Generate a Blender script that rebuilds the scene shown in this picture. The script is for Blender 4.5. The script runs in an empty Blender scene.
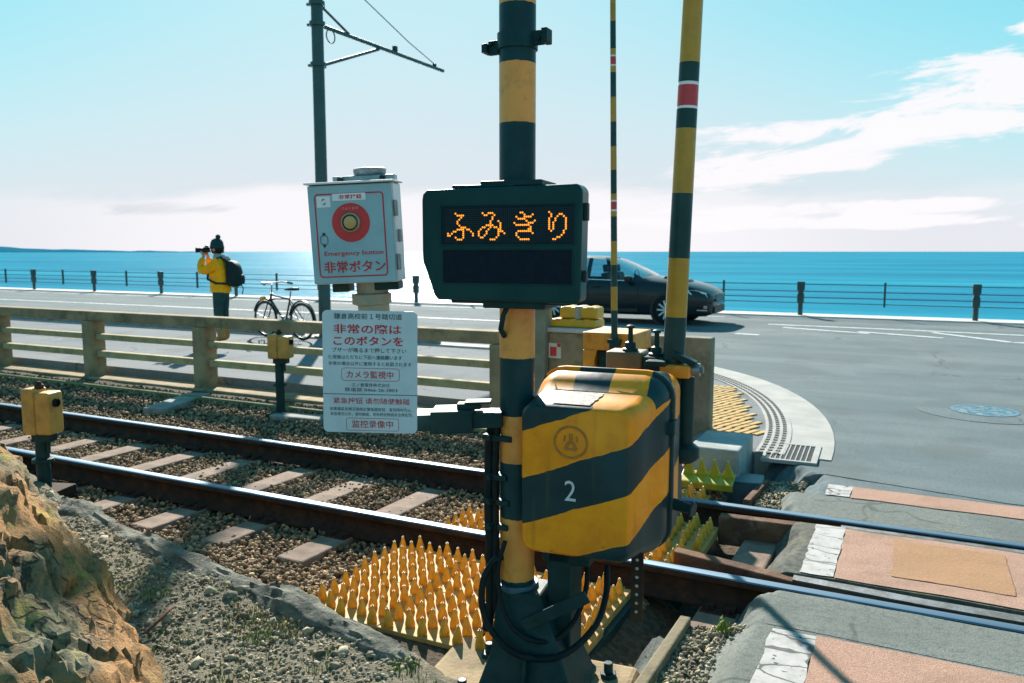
import bpy, bmesh, math, random
import numpy as np
from mathutils import Vector, Matrix, noise as mnoise

S = bpy.context.scene
COL = S.collection
rad = math.radians
PI = math.pi

# ------------------------------------------------------------------ camera
cam_d = bpy.data.cameras.new('camera')
cam_d.lens = 28.125
cam_d.sensor_width = 36.0
cam_d.clip_start = 0.05
cam_d.clip_end = 60000
cam_d.dof.use_dof = True
cam_d.dof.focus_distance = 3.0
cam_d.dof.aperture_fstop = 5.6
cam = bpy.data.objects.new('camera', cam_d)
COL.objects.link(cam)
cam.location = (0, 0, 1.57)
cam.rotation_euler = (rad(90) - math.atan(90 / 800), 0, rad(26.54))
S.camera = cam

# ------------------------------------------------------------------ world, sun, exposure
SUN_AZ, SUN_EL = 125.35, 30.0
W = bpy.data.worlds.new('World')
S.world = W
W.use_nodes = True
S.view_settings.view_transform = 'Standard'
S.view_settings.look = 'None'
S.view_settings.gamma = 1.0
S.view_settings.exposure = 1.64
SKY_STRENGTH = 0.055
SKY_TINT = (0.24, 0.94, 1.10, 1)


class NT:
    """tiny helper to write shader node maths"""
    def __init__(s, tree):
        s.t = tree
        s.n = tree.nodes
        s.l = tree.links

    def new(s, kind, **kw):
        nd = s.n.new(kind)
        for k, v in kw.items():
            setattr(nd, k, v)
        return nd

    def put(s, sock, v):
        if isinstance(v, bpy.types.NodeSocket):
            s.l.new(v, sock)
        else:
            sock.default_value = v

    def m(s, op, a, b=0.0, c=0.0, clamp=False):
        nd = s.new('ShaderNodeMath', operation=op)
        nd.use_clamp = clamp
        s.put(nd.inputs[0], a)
        s.put(nd.inputs[1], b)
        s.put(nd.inputs[2], c)
        return nd.outputs[0]

    def smooth(s, v, lo, hi, a=0.0, b=1.0):
        nd = s.new('ShaderNodeMapRange', interpolation_type='SMOOTHSTEP')
        s.put(nd.inputs['Value'], v)
        nd.inputs['From Min'].default_value = lo
        nd.inputs['From Max'].default_value = hi
        nd.inputs['To Min'].default_value = a
        nd.inputs['To Max'].default_value = b
        return nd.outputs[0]

    def noise(s, vec, scale, detail=4, rough=0.55, dist=0.0):
        nd = s.new('ShaderNodeTexNoise')
        if vec is not None:
            s.l.new(vec, nd.inputs['Vector'])
        nd.inputs['Scale'].default_value = scale
        nd.inputs['Detail'].default_value = detail
        nd.inputs['Roughness'].default_value = rough
        nd.inputs['Distortion'].default_value = dist
        return nd.outputs[0]

    def mix(s, fac, a, b):
        nd = s.new('ShaderNodeMix', data_type='RGBA')
        s.put(nd.inputs[0], fac)
        s.put(nd.inputs[6], a)
        s.put(nd.inputs[7], b)
        return nd.outputs[2]


def build_sky():
    T = NT(W.node_tree)
    T.n.clear()
    out = T.new('ShaderNodeOutputWorld')
    bg = T.new('ShaderNodeBackground')
    bg.inputs[1].default_value = SKY_STRENGTH
    T.l.new(bg.outputs[0], out.inputs[0])
    sky = T.new('ShaderNodeTexSky', sky_type='NISHITA')
    sky.sun_disc = False
    sky.sun_elevation = rad(SUN_EL)
    sky.sun_rotation = rad(90 - SUN_AZ)
    sky.air_density = 1.0
    sky.dust_density = 0.25
    sky.ozone_density = 1.6
    mul = T.new('ShaderNodeMix', data_type='RGBA', blend_type='MULTIPLY')
    mul.inputs[0].default_value = 1
    T.l.new(sky.outputs[0], mul.inputs[6])
    mul.inputs[7].default_value = SKY_TINT
    # keep the sky close to the sun from burning out: v -> 2.6 v / (1 + 0.36 v)
    s3 = T.new('ShaderNodeSeparateColor')
    T.l.new(mul.outputs[2], s3.inputs[0])
    c3 = T.new('ShaderNodeCombineColor')
    for q in range(3):
        vv = T.m('MULTIPLY', s3.outputs[q], 2.6)
        T.l.new(T.m('DIVIDE', vv, T.m('ADD', 1.0, T.m('MULTIPLY', vv, 0.140))), c3.inputs[q])
    base = c3.outputs[0]
    # direction in a frame that looks out to sea
    tc = T.new('ShaderNodeTexCoord')
    mp = T.new('ShaderNodeMapping')
    mp.vector_type = 'POINT'
    mp.inputs['Rotation'].default_value = (0, 0, rad(-26.54))
    T.l.new(tc.outputs['Generated'], mp.inputs[0])
    sp = T.new('ShaderNodeSeparateXYZ')
    T.l.new(mp.outputs[0], sp.inputs[0])
    yq = T.m('MAXIMUM', sp.outputs[1], 0.08)
    u = T.m('DIVIDE', sp.outputs[0], yq)
    v = T.m('DIVIDE', sp.outputs[2], yq)
    cb = T.new('ShaderNodeCombineXYZ')
    T.l.new(u, cb.inputs[0])
    T.l.new(T.m('MULTIPLY', T.m('SUBTRACT', v, T.m('MULTIPLY', u, 0.13)), 4.8), cb.inputs[1])
    vec = cb.outputs[0]
    n1 = T.noise(vec, 6.0, 9, 0.66, 0.5)
    n2 = T.noise(vec, 2.3, 5, 0.55, 0.2)

    def blob(u0, v0, ru, rv, slope):
        du = T.m('SUBTRACT', u, u0)
        dv = T.m('SUBTRACT', T.m('SUBTRACT', v, v0), T.m('MULTIPLY', du, slope))
        a = T.m('POWER', T.m('ABSOLUTE', T.m('DIVIDE', du, ru)), 2.0)
        b = T.m('POWER', T.m('ABSOLUTE', T.m('DIVIDE', dv, rv)), 2.0)
        return T.m('SUBTRACT', 1.0, T.m('ADD', a, b))
    mask = None
    for bl in ((0.58, 0.188, 0.33, 0.050, 0.19), (0.39, 0.118, 0.21, 0.024, 0.14),
               (0.66, 0.272, 0.075, 0.012, 0.12), (0.44, 0.054, 0.26, 0.010, 0.03),
               (0.26, 0.088, 0.10, 0.020, 0.05), (0.33, 0.036, 0.45, 0.010, 0.01)):
        b = T.m('MAXIMUM', blob(*bl), -2.0)
        mask = b if mask is None else T.m('MAXIMUM', mask, b)
    dens = T.m('ADD', T.m('MULTIPLY', mask, 0.38), T.m('MULTIPLY', T.m('SUBTRACT', n1, 0.5), 2.1))
    cl = T.smooth(dens, 0.0, 0.30)
    # low bright cloud bank along the horizon
    top = T.m('ADD', 0.085, T.m('MULTIPLY', T.m('SUBTRACT', n2, 0.5), 0.10))
    top = T.m('ADD', top, T.m('MULTIPLY', T.m('SUBTRACT', n1, 0.5), 0.030))
    bank = T.m('MULTIPLY', T.smooth(T.m('SUBTRACT', top, v), -0.006, 0.022),
               T.smooth(T.m('ABSOLUTE', T.m('ADD', u, 0.08)), 0.25, 0.62, 0.95, 0.25))
    # pale haze that thickens to the horizon, deepest below the sun
    uu = T.m('DIVIDE', T.m('ADD', u, 0.12), 0.52)
    glow = T.m('POWER', 2.718, T.m('MULTIPLY', T.m('MULTIPLY', uu, uu), -1.0))
    hs = T.m('ADD', 0.135, T.m('MULTIPLY', glow, 0.165))
    hz = T.m('POWER', T.m('DIVIDE', T.m('MAXIMUM', v, 0.0), hs), 1.7)
    hz = T.m('MULTIPLY', T.m('POWER', 2.718, T.m('MULTIPLY', hz, -1.0)), 0.96, clamp=True)
    col = T.mix(hz, base, HAZE_COL)
    col = T.mix(T.m('MULTIPLY', bank, 0.85), col, CLOUD_COL)
    col = T.mix(T.m('MULTIPLY', cl, 0.92), col, CLOUD_COL)
    # thin grey streak cloud
    gs = T.m('MAXIMUM', blob(-0.44, 0.052, 0.12, 0.011, 0.0), -2.0)
    gd = T.smooth(T.m('ADD', T.m('MULTIPLY', gs, 0.34), T.m('MULTIPLY', T.m('SUBTRACT', n1, 0.5), 1.3)), 0.05, 0.3)
    col = T.mix(T.m('MULTIPLY', gd, 0.55), col, GREY_COL)
    T.l.new(col, bg.inputs[0])


HAZE_COL = (4.45, 4.5, 4.9, 1)
CLOUD_COL = (5.9, 5.7, 5.85, 1)
GREY_COL = (3.7, 3.9, 4.3, 1)
build_sky()

sun_d = bpy.data.lights.new('sun', 'SUN')
sun_d.energy = 3.7
sun_d.angle = rad(0.6)
sun_d.color = (1.0, 0.93, 0.84)
sun = bpy.data.objects.new('sun', sun_d)
COL.objects.link(sun)
sun.location = (0, 0, 30)
sdir = Vector((math.cos(rad(SUN_AZ)) * math.cos(rad(SUN_EL)), math.sin(rad(SUN_AZ)) * math.cos(rad(SUN_EL)), math.sin(rad(SUN_EL))))
sun.rotation_euler = sdir.to_track_quat('Z', 'Y').to_euler()


# ------------------------------------------------------------------ materials
def srgb(h):
    def f(c):
        c /= 255
        return c / 12.92 if c <= 0.04045 else ((c + 0.055) / 1.055) ** 2.4
    return (f(int(h[0:2], 16)), f(int(h[2:4], 16)), f(int(h[4:6], 16)), 1)


def lin(r, g, b):
    return (r, g, b, 1)


MATS = {}


def mat(name, c1, c2=None, scale=8.0, rough=0.6, metal=0.0, bump=0.0, bscale=None, c3=None, c3scale=2.0,
        c3amt=0.5, spec=0.5, rough2=None, detail=6, lo=0.35, hi=0.65, island=0.0):
    """weathered surface: two tones by noise, an optional third patchy stain, bump, optional tone per loose piece"""
    if name in MATS:
        return MATS[name]
    m = bpy.data.materials.new(name)
    m.use_nodes = True
    T = NT(m.node_tree)
    b = m.node_tree.nodes['Principled BSDF']
    tc = T.new('ShaderNodeTexCoord').outputs['Object']
    if c2 is None:
        c2 = tuple(x * 0.75 for x in c1[:3]) + (1,)
    nz = T.noise(tc, scale, detail, 0.6)
    f = T.smooth(nz, lo, hi)
    col = T.mix(f, c1, c2)
    if c3 is not None:
        n3 = T.noise(tc, c3scale, 5, 0.65)
        col = T.mix(T.m('MULTIPLY', T.smooth(n3, 0.5, 0.68), c3amt), col, c3)
    if island:
        g = T.new('ShaderNodeNewGeometry')
        r = g.outputs['Random Per Island']
        sc = T.m('ADD', 1.0 - island, T.m('MULTIPLY', r, 2 * island))
        vm = T.new('ShaderNodeVectorMath', operation='SCALE')
        T.l.new(col, vm.inputs[0])
        T.l.new(sc, vm.inputs['Scale'])
        col = vm.outputs[0]
    T.l.new(col, b.inputs['Base Color'])
    b.inputs['Metallic'].default_value = metal
    if rough > 0.58 and spec == 0.5:
        spec = 0.12          # dusty outdoor surfaces
    b.inputs['Specular IOR Level'].default_value = spec
    if rough2 is None:
        b.inputs['Roughness'].default_value = rough
    else:
        T.l.new(T.smooth(nz, 0.3, 0.7, rough, rough2), b.inputs['Roughness'])
    if bump:
        bp = T.new('ShaderNodeBump')
        bp.inputs['Strength'].default_value = min(1.0, bump)
        bp.inputs['Distance'].default_value = 0.02
        T.l.new(T.noise(tc, bscale or scale * 4, 6, 0.65), bp.inputs['Height'])
        T.l.new(bp.outputs[0], b.inputs['Normal'])
    MATS[name] = m
    return m


def emit_mat(name, col, strength):
    m = bpy.data.materials.new(name)
    m.use_nodes = True
    b = m.node_tree.nodes['Principled BSDF']
    b.inputs['Base Color'].default_value = col
    b.inputs['Emission Color'].default_value = col
    b.inputs['Emission Strength'].default_value = strength
    return m


YEL = lin(0.78, 0.28, 0.012)
YEL2 = lin(0.58, 0.22, 0.012)
TEAL = lin(0.007, 0.032, 0.034)
TEAL2 = lin(0.013, 0.046, 0.046)
M_dark = mat('dark_painted_steel', TEAL, TEAL2, 12, 0.45, 0, 0.06, 60, lin(0.035, 0.026, 0.016), 6, 0.3, spec=0.14)
M_dark_gloss = mat('dark_gloss_paint', TEAL, TEAL2, 8, 0.3, 0, 0.03, 40)
M_black = mat('black_rubber', lin(0.006, 0.012, 0.013), lin(0.011, 0.019, 0.02), 20, 0.55, spec=0.14)
M_yel = mat('yellow_paint', YEL, YEL2, 6, 0.42, 0, 0.08, 30, lin(0.20, 0.085, 0.012), 9, 0.45)
M_yel_clean = mat('yellow_plastic', lin(0.66, 0.36, 0.012), lin(0.55, 0.29, 0.012), 5, 0.4, 0, 0.04, 40)
M_yel_panel = mat('sensor_yellow', lin(0.54, 0.28, 0.05), lin(0.44, 0.23, 0.045), 9, 0.5, 0, 0.05, 40, lin(0.2, 0.12, 0.04), 9, 0.35)
M_steel = mat('galvanised_steel', lin(0.32, 0.34, 0.34), lin(0.22, 0.24, 0.24), 12, 0.42, 0.6, 0.04, 50)
M_rust = mat('rusty_steel', lin(0.055, 0.030, 0.020), lin(0.028, 0.020, 0.017), 14, 0.75, 0.1, 0.3, 60, lin(0.10, 0.05, 0.025), 8, 0.5)
M_concrete = mat('concrete', lin(0.30, 0.29, 0.26), lin(0.21, 0.21, 0.19), 5, 0.85, 0, 0.25, 60, lin(0.10, 0.11, 0.09), 3, 0.5)
M_conc_olive = mat('old_mossy_concrete', lin(0.36, 0.265, 0.155), lin(0.24, 0.18, 0.108), 4, 0.85, 0, 0.3, 50, lin(0.10, 0.105, 0.055), 5, 0.6)
M_white = mat('white_paint', lin(0.78, 0.79, 0.80), lin(0.70, 0.72, 0.73), 6, 0.5, 0, 0.03, 60)
M_face_blue = mat('pale_teal_panel', lin(0.29, 0.47, 0.52), lin(0.25, 0.41, 0.46), 4, 0.4, 0, 0.02, 30, lin(0.20, 0.33, 0.36), 7, 0.3)
M_red = mat('red_paint', lin(0.62, 0.03, 0.035), lin(0.5, 0.025, 0.03), 6, 0.45)
M_white_sign = mat('white_sign_face', lin(0.52, 0.63, 0.68), lin(0.46, 0.57, 0.62), 4, 0.4, 0, 0.02, 30, lin(0.34, 0.44, 0.46), 7, 0.3)
M_red_ink = mat('red_ink', lin(0.55, 0.025, 0.03), None, 30, 0.5)
M_black_ink = mat('dark_ink', lin(0.02, 0.05, 0.05), None, 30, 0.5)


# ------------------------------------------------------------------ mesh builder
class MB:
    def __init__(s):
        s.v = []
        s.f = []
        s.mi = []

    def add(s, verts, faces, mi=0):
        o = len(s.v)
        s.v.extend([tuple(p) for p in verts])
        for f in faces:
            s.f.append(tuple(i + o for i in f))
            s.mi.append(mi)
        return s

    def box(s, c, d, mi=0, rot=None):
        x, y, z = d[0] / 2, d[1] / 2, d[2] / 2
        vs = [Vector((sx * x, sy * y, sz * z)) for sz in (-1, 1) for sx, sy in ((-1, -1), (1, -1), (1, 1), (-1, 1))]
        if rot is not None:
            vs = [rot @ p for p in vs]
        vs = [p + Vector(c) for p in vs]
        return s.add(vs, [(3, 2, 1, 0), (4, 5, 6, 7), (0, 1, 5, 4), (1, 2, 6, 5), (2, 3, 7, 6), (3, 0, 4, 7)], mi)

    def bx(s, x0, x1, y0, y1, z0, z1, mi=0):
        return s.box(((x0 + x1) / 2, (y0 + y1) / 2, (z0 + z1) / 2), (x1 - x0, y1 - y0, z1 - z0), mi)

    def cyl(s, p0, p1, r0, r1=None, n=16, mi=0, cap=True):
        if r1 is None:
            r1 = r0
        p0, p1 = Vector(p0), Vector(p1)
        ax = (p1 - p0).normalized()
        a = ax.orthogonal().normalized()
        b = ax.cross(a)
        vs, fs = [], []
        for k in range(n):
            t = 2 * PI * k / n
            d = a * math.cos(t) + b * math.sin(t)
            vs.append(p0 + d * r0)
        for k in range(n):
            t = 2 * PI * k / n
            d = a * math.cos(t) + b * math.sin(t)
            vs.append(p1 + d * r1)
        for k in range(n):
            fs.append((k, (k + 1) % n, n + (k + 1) % n, n + k))
        if cap:
            fs.append(tuple(range(n - 1, -1, -1)))
            fs.append(tuple(range(n, 2 * n)))
        return s.add(vs, fs, mi)

    def tube(s, pts, r, n=8, mi=0, rs=None):
        pts = [Vector(p) for p in pts]
        vs, fs = [], []
        prev = None
        for i, p in enumerate(pts):
            if i == 0:
                d = pts[1] - p
            elif i == len(pts) - 1:
                d = p - pts[i - 1]
            else:
                d = pts[i + 1] - pts[i - 1]
            d.normalize()
            if prev is None:
                a = d.orthogonal().normalized()
            else:
                a = (prev - d * prev.dot(d)).normalized()
            prev = a
            b = d.cross(a)
            rr = rs[i] if rs else r
            for k in range(n):
                t = 2 * PI * k / n
                vs.append(p + (a * math.cos(t) + b * math.sin(t)) * rr)
        for i in range(len(pts) - 1):
            for k in range(n):
                fs.append((i * n + k, i * n + (k + 1) % n, (i + 1) * n + (k + 1) % n, (i + 1) * n + k))
        fs.append(tuple(range(n - 1, -1, -1)))
        m = (len(pts) - 1) * n
        fs.append(tuple(range(m, m + n)))
        return s.add(vs, fs, mi)

    def lathe(s, prof, c=(0, 0, 0), n=20, mi=0, axis=(0, 0, 1)):
        q = Vector((0, 0, 1)).rotation_difference(Vector(axis))
        vs, fs = [], []
        for r, z in prof:
            for k in range(n):
                t = 2 * PI * k / n
                vs.append(q @ Vector((r * math.cos(t), r * math.sin(t), z)) + Vector(c))
        for i in range(len(prof) - 1):
            for k in range(n):
                fs.append((i * n + k, i * n + (k + 1) % n, (i + 1) * n + (k + 1) % n, (i + 1) * n + k))
        fs.append(tuple(range(n - 1, -1, -1)))
        m = (len(prof) - 1) * n
        fs.append(tuple(range(m, m + n)))
        return s.add(vs, fs, mi)

    def prism(s, poly, a0, a1, plane='xy', mi=0):
        """polygon (counter-clockwise) in a plane, pushed from a0 to a1 along the third axis"""
        def P(u, v, w):
            return {'xy': (u, v, w), 'xz': (u, w, v), 'yz': (w, u, v)}[plane]
        n = len(poly)
        vs = [P(u, v, a0) for u, v in poly] + [P(u, v, a1) for u, v in poly]
        fs = [tuple(range(n - 1, -1, -1)), tuple(range(n, 2 * n))]
        for k in range(n):
            fs.append((k, (k + 1) % n, n + (k + 1) % n, n + k))
        return s.add(vs, fs, mi)

    def build(s, name, mats, parent=None, smooth=None, bevel=0.0, seg=2, loc=None, rotz=0.0, sub=0):
        me = bpy.data.meshes.new(name)
        me.from_pydata(s.v, [], s.f)
        if not isinstance(mats, (list, tuple)):
            mats = [mats]
        for m in mats:
            me.materials.append(m)
        me.polygons.foreach_set('material_index', s.mi)
        bm = bmesh.new()
        bm.from_mesh(me)
        bmesh.ops.recalc_face_normals(bm, faces=bm.faces)
        bm.to_mesh(me)
        bm.free()
        if smooth is not None:
            me.shade_smooth()
            me.set_sharp_from_angle(angle=rad(smooth))
        o = bpy.data.objects.new(name, me)
        COL.objects.link(o)
        if parent is not None:
            o.parent = parent
        if loc is not None:
            o.location = loc
        o.rotation_euler.z = rotz
        if bevel:
            md = o.modifiers.new('bevel', 'BEVEL')
            md.width = bevel
            md.segments = seg
            md.limit_method = 'ANGLE'
            md.angle_limit = rad(40)
            if smooth is not None:
                md.harden_normals = True
        if sub:
            md = o.modifiers.new('sub', 'SUBSURF')
            md.levels = sub
            md.render_levels = sub
        return o


def tag(o, label, cat, group=None):
    o['label'] = label
    o['category'] = cat
    if group:
        o['group'] = group
    return o


def thing(name, label, cat, loc=(0, 0, 0), rotz=0.0, group=None):
    o = bpy.data.objects.new(name, None)
    o.empty_display_size = 0.1
    COL.objects.link(o)
    o.location = loc
    o.rotation_euler = (0, 0, rotz)
    return tag(o, label, cat, group)


def structure(o):
    o['kind'] = 'structure'
    return o


def stuff(o, label, cat):
    o['kind'] = 'stuff'
    return tag(o, label, cat)


def text_mesh(txt, w=None, h=None, bold=0.0, spacing=1.0):
    """flat lettering, centred on the origin in the xy plane, fitted to a width and / or a height"""
    cu = bpy.data.curves.new('lettering', 'FONT')
    cu.body = txt
    cu.size = 1.0
    cu.offset = bold
    cu.space_character = spacing
    cu.resolution_u = 3
    ob = bpy.data.objects.new('lettering', cu)
    COL.objects.link(ob)
    dg = bpy.context.evaluated_depsgraph_get()
    me = bpy.data.meshes.new_from_object(ob.evaluated_get(dg))
    bpy.data.objects.remove(ob)
    n = len(me.vertices)
    co = np.empty(n * 3, dtype=np.float32)
    me.vertices.foreach_get('co', co)
    co = co.reshape(-1, 3)
    lo, hi = co.min(0), co.max(0)
    co -= (lo + hi) / 2
    sx = sy = None
    if w:
        sx = w / (hi[0] - lo[0])
    if h:
        sy = h / (hi[1] - lo[1])
    sx = sx or sy
    sy = sy or sx
    return co * np.array([sx, sy, 1]), [tuple(p.vertices) for p in me.polygons]


def letter(mb, txt, x, z, y, w=None, h=None, bold=0.0, mi=0, spacing=1.0):
    """write onto a face that looks along local -y"""
    co, fs = text_mesh(txt, w, h, bold, spacing)
    mb.add([(x + p[0], y, z + p[1]) for p in co], fs, mi)

# ------------------------------------------------------------------ ground, water, roads
rng = random.Random(7)
nrg = np.random.default_rng(11)


def fbm(x, y, s=1.0, o=4, seed=0.0):
    return mnoise.fractal(Vector((x * s + seed, y * s - seed, seed * 0.37)), 1.0, 2.0, o)


def grid(x0, x1, y0, y1, nx, ny, zf, skirt=None):
    mb = MB()
    vs = []
    for j in range(ny + 1):
        for i in range(nx + 1):
            x = x0 + (x1 - x0) * i / nx
            y = y0 + (y1 - y0) * j / ny
            vs.append((x, y, zf(x, y)))
    fs = []
    for j in range(ny):
        for i in range(nx):
            a = j * (nx + 1) + i
            fs.append((a, a + 1, a + nx + 2, a + nx + 1))
    mb.add(vs, fs)
    return mb


def stone_field(name, pos, size, material, seed=1, flat=0.75, level=1):
    """thousands of loose stones as one mesh"""
    r = np.random.default_rng(seed)
    protos = []
    for k in range(10):
        bm = bmesh.new()
        bmesh.ops.create_icosphere(bm, subdivisions=level, radius=1.0)
        for v in bm.verts:
            v.co *= 0.72 + 0.5 * r.random()
        co = np.array([v.co[:] for v in bm.verts])
        # cut flat facets
        for q in range(9):
            n = r.normal(size=3)
            n /= np.linalg.norm(n)
            d = co @ n - 0.52
            co -= np.outer(np.clip(d, 0, None), n)
        fs = np.array([[v.index for v in f.verts] for f in bm.faces])
        bm.free()
        protos.append((co, fs))
    N = len(pos)
    V, F = [], []
    off = 0
    kind = r.integers(0, 10, N)
    for k in range(10):
        idx = np.where(kind == k)[0]
        if not len(idx):
            continue
        co, fs = protos[k]
        n = len(idx)
        q = r.normal(size=(n, 4))
        q /= np.linalg.norm(q, axis=1)[:, None]
        w, x, y, z = q.T
        R = np.stack([1 - 2 * (y * y + z * z), 2 * (x * y - z * w), 2 * (x * z + y * w),
                      2 * (x * y + z * w), 1 - 2 * (x * x + z * z), 2 * (y * z - x * w),
                      2 * (x * z - y * w), 2 * (y * z + x * w), 1 - 2 * (x * x + y * y)], axis=1).reshape(n, 3, 3)
        st = np.stack([0.8 + 0.6 * r.random(n), 0.75 + 0.4 * r.random(n), flat * (0.7 + 0.5 * r.random(n))], axis=1)
        P = (co[None] * st[:, None, :]) @ R.transpose(0, 2, 1)
        P = P * size[idx][:, None, None] + pos[idx][:, None, :]
        V.append(P.reshape(-1, 3))
        F.append((fs[None] + (np.arange(n) * len(co))[:, None, None]).reshape(-1, 3) + off)
        off += n * len(co)
    V = np.concatenate(V)
    F = np.concatenate(F)
    me = bpy.data.meshes.new(name)
    me.vertices.add(len(V))
    me.vertices.foreach_set('co', V.astype(np.float32).ravel())
    me.loops.add(len(F) * 3)
    me.loops.foreach_set('vertex_index', F.astype(np.int32).ravel())
    me.polygons.add(len(F))
    me.polygons.foreach_set('loop_start', np.arange(0, len(F) * 3, 3, dtype=np.int32))
    me.update(calc_edges=True)
    me.materials.append(material)
    o = bpy.data.objects.new(name, me)
    COL.objects.link(o)
    return o


# sea
def sea_mat():
    m = bpy.data.materials.new('sea_water')
    m.use_nodes = True
    T = NT(m.node_tree)
    b = m.node_tree.nodes['Principled BSDF']
    tc = T.new('ShaderNodeTexCoord').outputs['Object']
    mp = T.new('ShaderNodeMapping')
    mp.inputs['Scale'].default_value = (0.35, 1.0, 1.0)
    mp.inputs['Rotation'].default_value = (0, 0, rad(-10))
    T.l.new(tc, mp.inputs[0])
    big = T.noise(mp.outputs[0], 0.016, 5, 0.6)
    col = T.mix(T.smooth(big, 0.35, 0.65), lin(0.0, 0.145, 0.245), lin(0.004, 0.215, 0.31))
    m2 = T.new('ShaderNodeMapping')
    m2.inputs['Scale'].default_value = (0.010, 0.085, 1.0)
    m2.inputs['Rotation'].default_value = (0, 0, rad(-4))
    T.l.new(tc, m2.inputs[0])
    st = T.noise(m2.outputs[0], 1.0, 6, 0.7)
    col = T.mix(T.m('MULTIPLY', T.smooth(st, 0.46, 0.66), 0.55), col, lin(0.02, 0.30, 0.38))
    col = T.mix(T.m('MULTIPLY', T.smooth(st, 0.52, 0.34), 0.5), col, lin(0.0, 0.115, 0.21))
    df = T.new('ShaderNodeBsdfDiffuse')
    T.l.new(col, df.inputs[0])
    gl = T.new('ShaderNodeBsdfGlossy')
    gl.inputs['Roughness'].default_value = 0.20
    mx = T.new('ShaderNodeMixShader')
    mx.inputs[0].default_value = 0.11
    T.l.new(df.outputs[0], mx.inputs[1])
    T.l.new(gl.outputs[0], mx.inputs[2])
    T.l.new(mx.outputs[0], m.node_tree.nodes['Material Output'].inputs[0])
    T.n.remove(b)
    h = T.m('ADD', T.m('MULTIPLY', T.noise(mp.outputs[0], 0.45, 5, 0.6), 1.0),
            T.m('MULTIPLY', T.noise(mp.outputs[0], 0.07, 3, 0.5), 3.0))
    bp = T.new('ShaderNodeBump')
    bp.inputs['Strength'].default_value = 0.9
    bp.inputs['Distance'].default_value = 0.55
    T.l.new(h, bp.inputs['Height'])
    T.l.new(bp.outputs[0], gl.inputs['Normal'])
    return m


mb = MB()
mb.add([(-40000, 21.2, -4.5), (40000, 21.2, -4.5), (40000, 45000, -4.5), (-40000, 45000, -4.5)], [(0, 1, 2, 3)])
structure(mb.build('sea', sea_mat()))

# far headland along the left of the bay
M_hazed_hill = mat('hazed_far_hill', lin(0.24, 0.58, 0.66), lin(0.21, 0.53, 0.62), 0.002, 0.9, spec=0.0)  # pale blue of the distant air haze is painted into the hill colour


def hills(pxs, dist, name):
    """low wooded ridge across the bay: given by bearing (degrees left of the view axis) and height in metres"""
    mb = MB()
    front, top, back = [], [], []
    n = len(pxs)
    for b, hgt in pxs:
        a = rad(116.54 + b)
        ux, uy = math.cos(a), math.sin(a)
        front.append((ux * dist, uy * dist, -6))
        top.append((ux * (dist + 12), uy * (dist + 12), hgt - 4.5))
        back.append((ux * (dist + 900), uy * (dist + 900), -6))
    vs = front + top + back
    fs = []
    for i in range(n - 1):
        fs.append((i, i + 1, n + i + 1, n + i))
        fs.append((n + i, n + i + 1, 2 * n + i + 1, 2 * n + i))
    mb.add(vs, fs)
    return structure(mb.build(name, M_hazed_hill, smooth=60))


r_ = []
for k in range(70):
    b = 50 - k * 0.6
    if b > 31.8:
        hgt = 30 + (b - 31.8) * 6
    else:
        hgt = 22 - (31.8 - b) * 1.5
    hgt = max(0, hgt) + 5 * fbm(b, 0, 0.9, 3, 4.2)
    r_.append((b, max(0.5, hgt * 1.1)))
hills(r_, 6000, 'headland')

# the land: one ground sheet up to the sea wall
M_soil = mat('soil', lin(0.10, 0.085, 0.06), lin(0.06, 0.055, 0.045), 3, 0.95, 0, 0.6, 20, lin(0.05, 0.06, 0.03), 1, 0.5)
mb = MB()
mb.add([(-400, -200, -0.32), (300, -200, -0.32), (300, 21.2, -0.32), (-400, 21.2, -0.32)], [(0, 1, 2, 3)])
structure(mb.build('ground', M_soil))


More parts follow.
